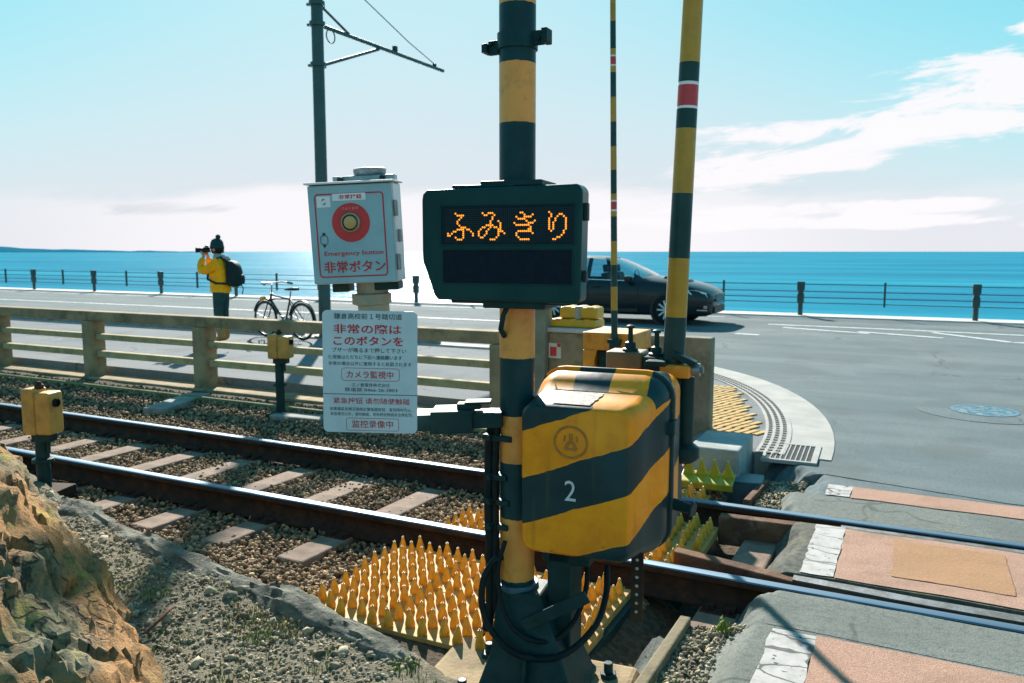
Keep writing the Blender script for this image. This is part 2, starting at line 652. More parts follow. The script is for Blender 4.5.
def asphalt_mat(name, a, b, stain, amt):
    m = bpy.data.materials.new(name)
    m.use_nodes = True
    T = NT(m.node_tree)
    bs = m.node_tree.nodes['Principled BSDF']
    tc = T.new('ShaderNodeTexCoord').outputs['Object']
    fine = T.noise(tc, 140, 3, 0.7)
    col = T.mix(T.smooth(fine, 0.35, 0.65), a, b)
    mp = T.new('ShaderNodeMapping')
    mp.inputs['Scale'].default_value = (0.12, 1.0, 1.0)
    T.l.new(tc, mp.inputs[0])
    wear = T.noise(mp.outputs[0], 1.3, 4, 0.6)
    col = T.mix(T.m('MULTIPLY', T.smooth(wear, 0.42, 0.7), amt), col, stain)
    pat = T.noise(tc, 0.6, 6, 0.65, 0.4)
    col = T.mix(T.m('MULTIPLY', T.smooth(pat, 0.45, 0.7), amt), col, stain)
    # fine cracks
    vo = T.new('ShaderNodeTexVoronoi', feature='DISTANCE_TO_EDGE')
    wob = T.new('ShaderNodeVectorMath', operation='ADD')
    nv = T.new('ShaderNodeTexNoise')
    nv.inputs['Scale'].default_value = 3.0
    T.l.new(tc, nv.inputs['Vector'])
    sc = T.new('ShaderNodeVectorMath', operation='SCALE')
    sc.inputs['Scale'].default_value = 0.35
    T.l.new(nv.outputs['Color'], sc.inputs[0])
    T.l.new(tc, wob.inputs[0])
    T.l.new(sc.outputs[0], wob.inputs[1])
    T.l.new(wob.outputs[0], vo.inputs['Vector'])
    vo.inputs['Scale'].default_value = 0.55
    crack = T.m('MULTIPLY', T.smooth(vo.outputs['Distance'], 0.003, 0.010, 1, 0), T.smooth(pat, 0.48, 0.6))
    col = T.mix(T.m('MULTIPLY', crack, 0.6), col, lin(0.03, 0.035, 0.035))
    blot = T.noise(tc, 38, 5, 0.75)
    col = T.mix(T.m('MULTIPLY', T.smooth(blot, 0.48, 0.64), 0.5), col, lin(0.07, 0.085, 0.085))
    oil = T.noise(tc, 1.1, 4, 0.5)
    col = T.mix(T.m('MULTIPLY', T.smooth(oil, 0.52, 0.66), 0.42), col, lin(0.085, 0.10, 0.10))
    T.l.new(col, bs.inputs['Base Color'])
    bs.inputs['Roughness'].default_value = 0.95
    bs.inputs['Specular IOR Level'].default_value = 0.12
    bp = T.new('ShaderNodeBump')
    bp.inputs['Strength'].default_value = 0.5
    bp.inputs['Distance'].default_value = 0.006
    T.l.new(T.noise(tc, 90, 4, 0.7), bp.inputs['Height'])
    T.l.new(bp.outputs[0], bs.inputs['Normal'])
    return m


M_road = asphalt_mat('road_asphalt', lin(0.130, 0.168, 0.176), lin(0.078, 0.106, 0.112), lin(0.165, 0.192, 0.196), 0.65)
M_walk = asphalt_mat('footway_asphalt', lin(0.19, 0.205, 0.215), lin(0.135, 0.15, 0.16), lin(0.22, 0.23, 0.235), 0.5)
M_cross = asphalt_mat('patched_asphalt', lin(0.215, 0.228, 0.205), lin(0.11, 0.124, 0.113), lin(0.13, 0.14, 0.122), 0.55)
M_kerb = mat('pale_kerb_concrete', lin(0.37, 0.36, 0.335), lin(0.30, 0.295, 0.275), 3, 0.8, 0, 0.15, 90, lin(0.28, 0.28, 0.26), 2, 0.4)


def arc(cx, cy, r, a0, a1, n):
    return [(cx + r * math.cos(rad(a0 + (a1 - a0) * k / n)), cy + r * math.sin(rad(a0 + (a1 - a0) * k / n))) for k in range(n + 1)]


# the corner of the footway: ellipse round its centre, from the side road to the main road
def corner(off, n=26):
    pts = []
    for k in range(n + 1):
        t = PI / 2 * k / n
        pts.append((-4.6 + (4.12 + off) * math.cos(t), 6.35 + (5.45 + off) * math.sin(t)))
    return pts


edge0 = corner(0.0)          # outer line of the pale gutter
edge1 = corner(-0.34)        # gutter / stud row
edge2 = corner(-0.56)        # stud row / footway
main = [(-0.48, 5.05), (300, 5.05), (300, 20.3), (-400, 20.3), (-400, 11.94), (-4.6, 11.94)]
# road round the corner (concave side follows edge0)
poly = [(0.6, 5.75), (300, 5.75), (300, 20.3), (-400, 20.3), (-400, 11.80)] + edge0[::-1] + [(-0.48, 5.95)]
mb = MB()
mb.prism(poly, -0.30, 0.0)
structure(mb.build('road', M_road))
mb = MB()
mb.prism([(-400, 7.30)] + [(-3.2, 7.30), (-3.2, 7.5), (-1.6, 7.5), (-1.6, 6.35), (edge2[0][0], 6.35)] + edge2[1:] + [(-400, edge2[-1][1])], -0.30, 0.0)
structure(mb.build('footway', M_walk))
mb = MB()
n = len(edge0)
for a, b, z, mi in ((edge0, edge1, 0.006, 0),):
    vs = [(x, y, z) for x, y in a] + [(x, y, z) for x, y in b] + [(x, y, -0.3) for x, y in a] + [(x, y, -0.3) for x, y in b]
    fs = []
    for k in range(n - 1):
        fs += [(k, k + 1, n + k + 1, n + k), (2 * n + k, 2 * n + k + 1, k + 1, k), (n + k, n + k + 1, 3 * n + k + 1, 3 * n + k)]
    fs += [(0, n, 3 * n, 2 * n)]
    mb.add(vs, fs)
# straight gutter on along the main road
mb.bx(-60, -4.6, edge1[-1][1], edge0[-1][1], -0.3, 0.006)
structure(mb.build('curved_gutter', M_kerb))
mb = MB()
vs = [(x, y, 0.0121) for x, y in edge1] + [(x, y, 0.012) for x, y in edge2] + [(x, y, -0.3) for x, y in edge1] + [(x, y, -0.3) for x, y in edge2]
fs = []
for k in range(n - 1):
    fs += [(k, k + 1, n + k + 1, n + k), (2 * n + k, 2 * n + k + 1, k + 1, k), (n + k, n + k + 1, 3 * n + k + 1, 3 * n + k)]
fs += [(0, n, 3 * n, 2 * n)]
mb.add(vs, fs)
kb = structure(mb.build('studded_kerb', M_kerb))
# studs set in the kerb: rows of small dark warning bumps
M_stud = mat('dark_stud', lin(0.17, 0.165, 0.15), lin(0.12, 0.12, 0.11), 20, 0.8)
mb = MB()
for row in range(3):
    pts = corner(-0.40 - row * 0.06, 84)
    for k in range(0, 62):
        x, y = pts[k]
        x2, y2 = pts[k + 1]
        a = math.atan2(y2 - y, x2 - x)
        mb.box((x, y, 0.0155), (0.045, 0.030, 0.007), 0, Matrix.Rotation(a, 3, 'Z'))
o = mb.build('kerb_stud', M_stud, parent=kb)
o['kind'] = 'stuff'

# raised kerb that parts the footway from the main road
mb = MB()
x = -60.0
while x < -7.2:
    if -10.2 < x < -9.3:
        x += 0.6
        continue
    mb.bx(x, x + 0.594, 11.56, 11.70, -0.05, 0.115)
    x += 0.6
ok = mb.build('kerb', M_concrete, bevel=0.012)
structure(ok)

# promenade strip and sea wall
M_prom = mat('pale_promenade', lin(0.55, 0.52, 0.48), lin(0.45, 0.43, 0.40), 2, 0.8, 0, 0.1, 60)
mb = MB()
mb.bx(-400, 300, 20.3, 21.2, -6, 0.03)
structure(mb.build('sea_wall', M_prom))

# painted markings
M_line = mat('road_line_paint', lin(0.62, 0.62, 0.60), lin(0.42, 0.44, 0.44), 9, 0.7, 0, 0.1, 80, lin(0.2, 0.21, 0.21), 4, 0.6)


def strip(mb, pts, w, z=0.004):
    pts = [Vector((p[0], p[1], 0)) for p in pts]
    for a, b in zip(pts[:-1], pts[1:]):
        d = (b - a).normalized()
        nrm = Vector((-d.y, d.x, 0)) * w / 2
        mb.add([(a - nrm)[:2] + (z,), (b - nrm)[:2] + (z,), (b + nrm)[:2] + (z,), (a + nrm)[:2] + (z,)], [(0, 1, 2, 3)])


mb = MB()
strip(mb, [(-400, 19.55), (-4, 19.55)], 0.16)
strip(mb, [(-400, 12.7), (-6.2, 12.7)], 0.15)
strip(mb, [(-400, 16.1), (-5.5, 16.1), (-3.9, 15.6)], 0.15)
strip(mb, [(-2.75, 17.95), (0.0, 17.85), (6, 17.3), (60, 17.3)], 0.15)
strip(mb, [(-2.35, 17.30), (-0.7, 16.75)], 0.15, 0.005)
strip(mb, [(-0.9, 17.05), (0.55, 16.45)], 0.15, 0.006)
strip(mb, [(0.4, 17.5), (1.6, 16.2), (60, 16.2)], 0.15, 0.0055)
strip(mb, [(-3.0, 15.62), (-2.55, 15.56)], 0.15)
structure(mb.build('road_marking', M_line))

# ------------------------------------------------------------------ level crossing surface
RN, RF = 3.82, 4.952       # centre lines of the two rail heads
EDGE = -0.56


def lobe(x, y, x_edge, drop=0.24, w=0.26):
    """surface height: flat to the right of x_edge, rolling down to the ballast on the left"""
    e = x_edge + 0.05 * fbm(0, y, 3.0, 3, 2.0) + 0.03 * fbm(x, y, 11.0, 3, 7.0)
    z = 0.0035 * fbm(x, y, 4, 4, 1.3)
    if x < e:
        t = min(1.0, (e - x) / w)
        z -= drop * (t * t * (3 - 2 * t)) + 0.045 * t * fbm(x, y, 10, 5, 5.1)
    return z


def pave(name, x0, x1, y0, y1, zf, m, nx=70, ny=20):
    # finer steps near the broken edge
    mb = MB()
    w0 = min(0.6, (x1 - x0) * 0.8)
    xs = [x0 + w0 * (i / 40) for i in range(41)] + [x0 + w0 + (x1 - x0 - w0) * (i / 40) ** 1.6 for i in range(1, 41)]
    ys = [y0 + (y1 - y0) * j / ny for j in range(ny + 1)]
    vs = [(x, y, zf(x, y)) for y in ys for x in xs]
    nx = len(xs)
    fs = []
    for j in range(ny):
        for i in range(nx - 1):
            a = j * nx + i
            fs.append((a, a + 1, a + nx + 1, a + nx))
    # side walls down
    base = len(vs)
    rim = [i for i in range(nx)] + [j * nx + nx - 1 for j in range(1, ny + 1)] + [ny * nx + i for i in range(nx - 2, -1, -1)] + [j * nx for j in range(ny - 1, 0, -1)]
    vs += [(vs[i][0], vs[i][1], -0.33) for i in rim]
    L = len(rim)
    for k in range(L):
        fs.append((rim[k], base + k, base + (k + 1) % L, rim[(k + 1) % L]))
    mb.add(vs, fs)
    return structure(mb.build(name, m, smooth=50))


M_dirt = mat('dirty_asphalt', lin(0.13, 0.135, 0.115), lin(0.075, 0.08, 0.068), 30, 0.9, 0, 0.5, 120, lin(0.17, 0.155, 0.09), 5, 0.6)
pave('crossing_pavement', -0.86, 9, 3.40, 3.775, lambda x, y: lobe(x, y, -0.50) - 0.006, M_cross)
pave('crossing_pavement', -0.98, 9, -6.0, 3.40, lambda x, y: lobe(x, y, -0.50 - 0.02, 0.18, 0.3) - 0.008, M_cross, ny=60)
pave('crossing_pavement', -0.82, 9, 4.02, 4.83, lambda x, y: lobe(x, y, -0.46, 0.24, 0.3) - 0.006, M_dirt)
pave('crossing_pavement', -0.80, 9, 4.995, 5.43, lambda x, y: lobe(x, y, -0.52 - (y - 5) * 0.25, 0.24, 0.25) - 0.004, M_cross)
pave('crossing_pavement', -0.80, 9, 5.43, 5.95, lambda x, y: lobe(x, y, -0.50 + (y - 5.43) * 0.1, 0.24, 0.3) - 0.004, M_road)
pave('crossing_pavement', -0.93, -0.4795, 5.952, 6.34, lambda x, y: lobe(x, y, -0.50 - (y - 5.95) * 0.75, 0.20, 0.3) - 0.003, M_road)


def cracked_white():
    m = bpy.data.materials.new('cracked_white_paint')
    m.use_nodes = True
    T = NT(m.node_tree)
    bs = m.node_tree.nodes['Principled BSDF']
    tc = T.new('ShaderNodeTexCoord').outputs['Object']
    mp = T.new('ShaderNodeMapping')
    mp.inputs['Scale'].default_value = (2.2, 6.5, 1)
    T.l.new(tc, mp.inputs[0])
    nv = T.new('ShaderNodeTexNoise')
    nv.inputs['Scale'].default_value = 7
    T.l.new(tc, nv.inputs['Vector'])
    wob = T.new('ShaderNodeVectorMath', operation='ADD')
    sc = T.new('ShaderNodeVectorMath', operation='SCALE')
    sc.inputs['Scale'].default_value = 0.5
    T.l.new(nv.outputs['Color'], sc.inputs[0])
    T.l.new(mp.outputs[0], wob.inputs[0])
    T.l.new(sc.outputs[0], wob.inputs[1])
    vo = T.new('ShaderNodeTexVoronoi', feature='DISTANCE_TO_EDGE')
    vo.inputs['Scale'].default_value = 1.0
    T.l.new(wob.outputs[0], vo.inputs['Vector'])
    cr = T.smooth(vo.outputs['Distance'], 0.012, 0.035, 1, 0)
    n2 = T.noise(tc, 14, 5, 0.7)
    col = T.mix(T.smooth(n2, 0.4, 0.7), lin(0.43, 0.41, 0.39), lin(0.33, 0.315, 0.30))
    col = T.mix(T.m('MULTIPLY', cr, 0.85), col, lin(0.07, 0.075, 0.07))
    chip = T.smooth(T.noise(tc, 26, 4, 0.6), 0.60, 0.66)
    col = T.mix(chip, col, lin(0.10, 0.11, 0.105))
    T.l.new(col, bs.inputs['Base Color'])
    bs.inputs['Roughness'].default_value = 0.9
    bs.inputs['Specular IOR Level'].default_value = 0.1
    return m


def pink_mat():
    m = bpy.data.materials.new('pink_aggregate')
    m.use_nodes = True
    T = NT(m.node_tree)
    bs = m.node_tree.nodes['Principled BSDF']
    tc = T.new('ShaderNodeTexCoord').outputs['Object']
    n1 = T.noise(tc, 170, 3, 0.7)
    col = T.mix(T.smooth(n1, 0.38, 0.62), lin(0.43, 0.255, 0.18), lin(0.28, 0.165, 0.12))
    n3 = T.noise(tc, 260, 2, 0.7)
    col = T.mix(T.m('MULTIPLY', T.smooth(n3, 0.58, 0.64), 0.75), col, lin(0.52, 0.42, 0.38))
    n2 = T.noise(tc, 2.6, 6, 0.7)
    col = T.mix(T.m('MULTIPLY', T.smooth(n2, 0.42, 0.68), 0.6), col, lin(0.22, 0.145, 0.105))
    T.l.new(col, bs.inputs['Base Color'])
    bs.inputs['Roughness'].default_value = 0.9
    bs.inputs['Specular IOR Level'].default_value = 0.1
    bp = T.new('ShaderNodeBump')
    bp.inputs['Strength'].default_value = 0.6
    bp.inputs['Distance'].default_value = 0.006
    T.l.new(n1, bp.inputs['Height'])
    T.l.new(bp.outputs[0], bs.inputs['Normal'])
    return m


M_crack = cracked_white()
M_pink = pink_mat()
M_ochre = mat('ochre_patch', lin(0.38, 0.215, 0.115), lin(0.32, 0.18, 0.10), 60, 0.85, 0, 0.4, 160, lin(0.30, 0.18, 0.11), 4, 0.6)


def rag(x0, x1, y0, y1, zf, dz, seed, jit=0.008, n=14):
    """a painted sheet with slightly ragged edges that follows the surface below it"""
    nx = max(2, int((x1 - x0) / 0.05)) if x1 - x0 < 2 else 60
    ny = max(3, int((y1 - y0) / 0.05))
    ny = min(ny, 80)
    vs = []
    for j in range(ny + 1):
        for i in range(nx + 1):
            x = x0 + (x1 - x0) * i / nx
            y = y0 + (y1 - y0) * j / ny
            if i in (0, nx):
                x += jit * fbm(x, y, 16, 3, seed)
            if j in (0, ny):
                y += jit * fbm(x, y, 12, 3, seed + 3)
            vs.append((x, y, zf(x, y) + dz))
    fs = [(j * (nx + 1) + i, j * (nx + 1) + i + 1, (j + 1) * (nx + 1) + i + 1, (j + 1) * (nx + 1) + i) for j in range(ny) for i in range(nx)]
    mb = MB()
    mb.add(vs, fs)
    return mb


f1 = lambda x, y: lobe(x, y, -0.52, 0.18, 0.3) - 0.008
f2 = lambda x, y: lobe(x, y, -0.46, 0.24, 0.3) - 0.006
f3 = lambda x, y: lobe(x, y, -0.50 + (y - 5.43) * 0.1, 0.24, 0.3) - 0.004
structure(rag(-0.282, 9, -6, 3.372, f1, 0.005, 3).build('pink_paving', M_pink))
structure(rag(-0.268, 9, 4.03, 4.80, f2, 0.005, 5).build('pink_paving', M_pink))
structure(rag(-0.288, 9, 5.437, 5.70, f3, 0.005, 6).build('pink_paving', M_pink))
structure(rag(-0.02, 0.50, 4.17, 4.72, f2, 0.008, 8, 0.007).build('ochre_paving', M_ochre))
mw = rag(-0.455, -0.284, -6, 3.36, f1, 0.0055, 9, 0.012)
structure(mw.build('white_edge_line', M_crack))
structure(rag(-0.425, -0.270, 4.035, 4.815, f2, 0.0055, 10, 0.010).build('white_edge_line', M_crack))
structure(rag(-0.440, -0.290, 5.445, 5.69, f3, 0.0055, 11, 0.008).build('white_edge_line', M_crack))

# ------------------------------------------------------------------ track
def rail_shine():
    m = bpy.data.materials.new('polished_rail_head')
    m.use_nodes = True
    T = NT(m.node_tree)
    b = m.node_tree.nodes['Principled BSDF']
    tc = T.new('ShaderNodeTexCoord').outputs['Object']
    mp = T.new('ShaderNodeMapping')
    mp.inputs['Scale'].default_value = (1.5, 60, 60)
    T.l.new(tc, mp.inputs[0])
    n = T.noise(mp.outputs[0], 2.0, 5, 0.6)
    T.l.new(T.mix(T.smooth(n, 0.35, 0.65), lin(0.11, 0.19, 0.26), lin(0.08, 0.135, 0.19)), b.inputs['Base Color'])
    b.inputs['Metallic'].default_value = 0.75
    T.l.new(T.smooth(n, 0.3, 0.7, 0.40, 0.60), b.inputs['Roughness'])
    return m


M_shine = rail_shine()
half = [(0.0, -0.153), (0.0635, -0.153), (0.0635, -0.143), (0.020, -0.128), (0.0085, -0.115), (0.0085, -0.055), (0.020, -0.044),
        (0.0325, -0.036), (0.0325, -0.007), (0.029, -0.0015), (0.022, 0.0), (0.0, 0.0)]
prof = half + [(-a, b) for a, b in half[-2:0:-1]]


def make_rail(y, label):
    mb = MB()
    xs = [-60, -30, -20, -15] + [-12 + 0.5 * k for k in range(0, 45)]
    vs, fs, mi = [], [], []
    n = len(prof)
    for x in xs:
        vs += [(x, a, b) for a, b in prof]
    for i in range(len(xs) - 1):
        for k in range(n):
            q = (i * n + k, i * n + (k + 1) % n, (i + 1) * n + (k + 1) % n, (i + 1) * n + k)
            top = min(prof[k][1], prof[(k + 1) % n][1]) > -0.009
            mb.f.append(q)
            mb.mi.append(1 if top else 0)
    mb.v = vs
    mb.f.append(tuple(range(n)))
    mb.mi.append(0)
    mb.f.append(tuple(range((len(xs) - 1) * n, len(xs) * n))[::-1])
    mb.mi.append(0)
    o = mb.build('rail', [M_rust, M_shine], loc=(0, y, 0), smooth=50)
    return tag(o, label, 'rail', 'rails of the single track')


make_rail(RN, 'nearer of the two rusty polished rails, passing behind the striped post')
make_rail(RF, 'farther of the two rusty polished rails, on the sea side of the track')

M_sleeper = mat('weathered_sleeper', lin(0.27, 0.19, 0.145), lin(0.17, 0.122, 0.093), 7, 0.85, 0, 0.3, 50, lin(0.16, 0.13, 0.10), 5, 0.6)
M_plate = mat('rusty_plate', lin(0.07, 0.04, 0.03), lin(0.04, 0.025, 0.02), 20, 0.8, 0.2, 0.2, 50)
sl0 = None
sx = -0.74
k = 0
SLEEPERS = []
while sx > -14.2:
    jig = rng.uniform(-0.02, 0.02)
    if 1 <= k <= 3:
        k += 1
        sx -= 0.61
        continue
    if sl0 is None:
        root = thing('sleeper', 'x', 'sleeper', (sx, 4.386, -0.165), 0, 'sleepers under the rails')
        mb = MB()
        mb.box((0, 0, -0.06), (0.195, 2.14, 0.15))
        mb.build('sleeper_body', M_sleeper, root, bevel=0.012)
        for yy in (RN - 4.386, RF - 4.386):
            mb = MB()
            mb.box((0, yy, 0.0165), (0.17, 0.26, 0.006))
            for a in (-0.05, 0.05):
                for b in (-0.10, 0.10):
                    mb.cyl((a, yy + b, 0.018), (a, yy + b, 0.045), 0.013, n=8)
                    mb.box((a, yy + b * 0.72, 0.030), (0.05, 0.06, 0.014))
            mb.build('rail_plate', M_plate, root)
        sl0 = root
        r = root
    else:
        r = sl0.copy()
        COL.objects.link(r)
        for ch in sl0.children:
            c = ch.copy()
            COL.objects.link(c)
            c.parent = r
        r.location.x = sx + jig
    r.rotation_euler.z = rng.uniform(-0.03, 0.03)
    SLEEPERS.append(sx)
    if k == 0:
        r['label'] = 'pinkish sleeper lying in the dark pit between the rails, against the crossing paving'
    else:
        nth = 'first second third fourth fifth sixth seventh eighth ninth tenth eleventh twelfth'.split()
        far = 'thirteenth fourteenth fifteenth sixteenth seventeenth eighteenth nineteenth twentieth'.split()
        r['label'] = '%s sleeper in the ballast counting left from the yellow spiked mats' % (nth + far + ['last'] * 20)[k - 4]
    k += 1
    sx = (-0.59 if k == 1 else sx) - 0.61

# guard timbers on the inside of the rails at the edge of the crossing
M_timber = mat('old_timber', lin(0.16, 0.085, 0.05), lin(0.09, 0.05, 0.035), 4, 0.85, 0, 0.5, 30, lin(0.26, 0.17, 0.11), 9, 0.5)
M_guardsteel = mat('worn_guard_steel', lin(0.22, 0.23, 0.24), lin(0.12, 0.11, 0.10), 10, 0.5, 0.5, 0.2, 50)
for ys, label in (([(-1.07, 4.115), (-0.80, 4.06), (-0.45, 3.985), (0.1, 3.955), (9, 3.955)], 'brown guard timber flaring away from the nearer rail into the crossing'),
                  ([(-0.98, 4.80), (-0.60, 4.83), (-0.3, 4.857), (0.1, 4.862), (9, 4.862)], 'brown guard timber along the inner side of the farther rail')):
    root = thing('guard_timber', label, 'timber', (0, 0, 0), 0, 'guard timbers inside the rails')
    mb = MB()
    vs, fs = [], []
    for x, y in ys:
        hw = 0.04
        vs += [(x, y - hw, -0.20), (x, y + hw, -0.20), (x, y + hw, -0.022), (x, y - hw, -0.022)]
    for i in range(len(ys) - 1):
        for q in range(4):
            fs.append((4 * i + q, 4 * i + (q + 1) % 4, 4 * i + 4 + (q + 1) % 4, 4 * i + 4 + q))
    fs += [(3, 2, 1, 0), tuple(4 * (len(ys) - 1) + q for q in range(4))]
    mb.add(vs, fs)
    mb.build('timber_body', M_timber, root, bevel=0.008)
    mb = MB()
    for (x0, y0), (x1, y1) in list(zip(ys[:-1], ys[1:]))[2:]:
        mb.add([(x0, y0 - 0.036, -0.0212), (x1, y1 - 0.036, -0.0212), (x1, y1 + 0.036, -0.0212), (x0, y0 + 0.036, -0.0212),
                (x0, y0 - 0.036, -0.0135), (x1, y1 - 0.036, -0.0135), (x1, y1 + 0.036, -0.0135), (x0, y0 + 0.036, -0.0135)],
               [(3, 2, 1, 0), (4, 5, 6, 7), (0, 1, 5, 4), (1, 2, 6, 5), (2, 3, 7, 6), (3, 0, 4, 7)])
    mb.build('wear_strip', M_guardsteel, root)

# ballast: bed below and the loose stones
M_ballast = mat('ballast_stone', lin(0.33, 0.225, 0.135), lin(0.19, 0.128, 0.08), 18, 0.9, 0, 0.3, 60, None, 2, 0.5, island=0.55)


def bed_z(x, y):
    z = -0.185 + 0.018 * fbm(x, y, 1.5, 3, 9.0)
    d = 0
    if y > 5.6:
        z += 0.05 * min(1, (y - 5.6) / 0.8)
    if y < 3.3:
        z += 0.06 * min(1, (3.3 - y) / 0.3)
    if x > -1.15:
        z -= 0.10 * min(1, (x + 1.15) / 0.1)
    return z


M_bed = mat('ballast_bed', lin(0.12, 0.09, 0.06), lin(0.06, 0.05, 0.035), 30, 0.95, 0, 0.9, 40)
structure(grid(-40, -0.5, 2.4, 6.95, 240, 50, bed_z).build('ballast_bed', M_bed))
pos, size = [], []


def on_sleeper(x, y):
    return 3.33 < y < 5.44 and any(abs(x - s) < 0.105 for s in SLEEPERS)


tries = 62000
for _ in range(tries):
    x = -1.12 - 11.5 * rng.random() ** 1.5
    y = rng.uniform(2.75, 6.75)
    if x < -7 and rng.random() < 0.35:
        continue
    if -2.54 < x and y < 3.7:
        continue
    if abs(y - RN) < 0.045 or abs(y - RF) < 0.045:
        continue
    if x > -2.4 and 3.9 < y < 4.86:
        continue
    if on_sleeper(x, y) and rng.random() > (0.30 if RN < y < RF else 0.08):
        continue
    if y < 3.1 and x > -3.2 and y < 2.95 - (x + 2.6) * 0.3:
        pass
    s = rng.uniform(0.013, 0.027) * (1.15 if x < -6 else 1.0)
    z = bed_z(x, y) + rng.uniform(0.0, 0.03)
    pos.append((x, y, z))
    size.append(s)
ob = stone_field('ballast', np.array(pos), np.array(size), M_ballast, 3)
stuff(ob, 'brown crushed stone ballast between and beside the rails', 'ballast')
# far ballast, coarser
pos, size = [], []
for _ in range(5000):
    x = rng.uniform(-26, -12.4)
    y = rng.uniform(3.0, 6.75)
    if abs(y - RN) < 0.05 or abs(y - RF) < 0.05 or on_sleeper(x, y):
        continue
    pos.append((x, y, bed_z(x, y) + 0.012))
    size.append(rng.uniform(0.03, 0.05))
ob = stone_field('ballast', np.array(pos), np.array(size), M_ballast, 4)
stuff(ob, 'brown ballast farther down the track to the left', 'ballast')

# ------------------------------------------------------------------ anti-trespass mats of yellow spikes
M_spike = mat('spike_yellow', lin(0.64, 0.315, 0.016), lin(0.49, 0.23, 0.013), 25, 0.45, 0, 0.05, 60, lin(0.22, 0.11, 0.03), 26, 0.6)
M_panel = mat('mat_panel_yellow', lin(0.47, 0.275, 0.085), lin(0.38, 0.22, 0.07), 7, 0.6, 0, 0.15, 60, lin(0.24, 0.16, 0.08), 9, 0.7)
M_tip = mat('pale_tip', lin(0.75, 0.66, 0.45), None, 8, 0.3)


def make_mat(label, loc, nx=5, ny=5, px_=0.0895, py_=0.087):
    root = thing('spike_mat', label, 'spike mat', loc, 0, 'yellow spiked mats beside the rails')
    w, d = nx * px_ - 0.004, ny * py_ + 0.010
    mb = MB()
    mb.box((0, 0, -0.011), (w, d, 0.022))
    for sx_ in (-1, 1):
        mb.box((sx_ * (w / 2 - 0.0065), 0, -0.035), (0.009, d - 0.01, 0.026))
    mb.build('panel', M_panel, root, bevel=0.003)
    sp = None
    for i in range(nx):
        for j in range(ny):
            p = ((i - (nx - 1) / 2) * px_, (j - (ny - 1) / 2) * py_ + (0.021 if i % 2 else -0.021), 0)
            if sp is None:
                mb = MB()
                mb.lathe([(0.0215, -0.001), (0.0232, 0.006), (0.0226, 0.018), (0.0184, 0.036), (0.0128, 0.056), (0.0090, 0.070), (0.0066, 0.081)], n=14)
                mb.lathe([(0.0050, 0.0815), (0.0042, 0.086), (0.0015, 0.088)], n=10, mi=1)
                sp = mb.build('spike', [M_spike, M_tip], root, smooth=40)
                o = sp
            else:
                o = sp.copy()
                COL.objects.link(o)
                o.parent = root
            o.location = p
            k_ = 0.16 if rng.random() < 0.08 else 0.05
            o.rotation_euler = (rng.uniform(-k_, k_), rng.uniform(-k_, k_), rng.uniform(0, 6))
            q_ = rng.uniform(0.93, 1.04)
            o.scale = (q_, q_, rng.uniform(0.90, 1.04))
    return root


def copy_tree(o, parent=None):
    c = o.copy()
    COL.objects.link(c)
    c.parent = parent
    for ch in o.children:
        copy_tree(ch, c)
    return c


mats0 = make_mat('yellow spiked mat beside the nearer rail, leftmost in the row next to it', (-2.315, 3.465, -0.105))
MAT_SPOTS = [
    (-1.868, 3.465, 'yellow spiked mat against the nearer rail, seen just left of the striped post'),
    (-1.395, 3.465, 'yellow spiked mat against the nearer rail, beneath the number 2 box'),
    (-2.300, 3.018, 'yellow spiked mat half buried by the grey mortar ridge at its left corner'),
    (-1.853, 3.018, 'yellow spiked mat in front of the post, on the left of its base'),
    (-1.380, 3.018, 'yellow spiked mat beside the post foot, its right edge open to the dark trench'),
    (-2.26, 4.130, 'yellow spiked mat between the rails close to the nearer rail, left of the striped post'),
    (-1.79, 4.130, 'yellow spiked mat between the rails, seen just behind the striped post'),
    (-1.260, 4.130, 'yellow spiked mat between the rails close to the nearer rail, next to the open pit'),
    (-2.18, 4.577, 'yellow spiked mat between the rails close to the farther rail, left of the striped post'),
    (-1.200, 4.577, 'yellow spiked mat between the rails close to the farther rail, at the right end'),
    (-1.400, 5.250, 'yellow spiked mat beyond the farther rail, below the upright olive yellow spiked strip'),
]
for x, y, lab in MAT_SPOTS:
    c = copy_tree(mats0)
    c.location = (x, y, -0.105 if y < 5 else -0.12)
    c['label'] = lab
    c.rotation_euler.z = rng.uniform(-0.012, 0.012)
# dark steel bearers that carry the mats
mb = MB()
mb.bx(-2.30, -1.165, 2.80, 2.83, -0.24, -0.135)
mb.bx(-1.18, -1.145, 2.84, 3.72, -0.30, -0.142)
mb.bx(-2.30, -1.21, 3.24, 3.28, -0.24, -0.135)
o = mb.build('mat_bearer', M_dark)
tag(o, 'dark steel frame carrying the spiked mats beside the post', 'frame')
mb = MB()
mb.bx(-1.04, -1.00, 3.93, 4.80, -0.34, -0.150)
mb.bx(-2.3, -1.05, 4.34, 4.37, -0.30, -0.135)
o = mb.build('mat_bearer', M_dark)
tag(o, 'dark steel frame carrying the spiked mats between the rails', 'frame')

# ------------------------------------------------------------------ near ground: gravel, mortar ridge, boulder
RIDGE = [(-7.5, 4.02), (-6.2, 3.68), (-5.4, 3.42), (-4.9, 3.24), (-4.3, 3.12), (-3.7, 3.02), (-3.3, 2.93), (-2.9, 2.86), (-2.45, 2.78), (-2.05, 2.70), (-1.68, 2.60), (-1.3, 2.45)]


def ridge_y(x):
    if x <= RIDGE[0][0]:
        return RIDGE[0][1]
    for (x0, y0), (x1, y1) in zip(RIDGE[:-1], RIDGE[1:]):
        if x0 <= x <= x1:
            return y0 + (y1 - y0) * (x - x0) / (x1 - x0)
    return RIDGE[-1][1]


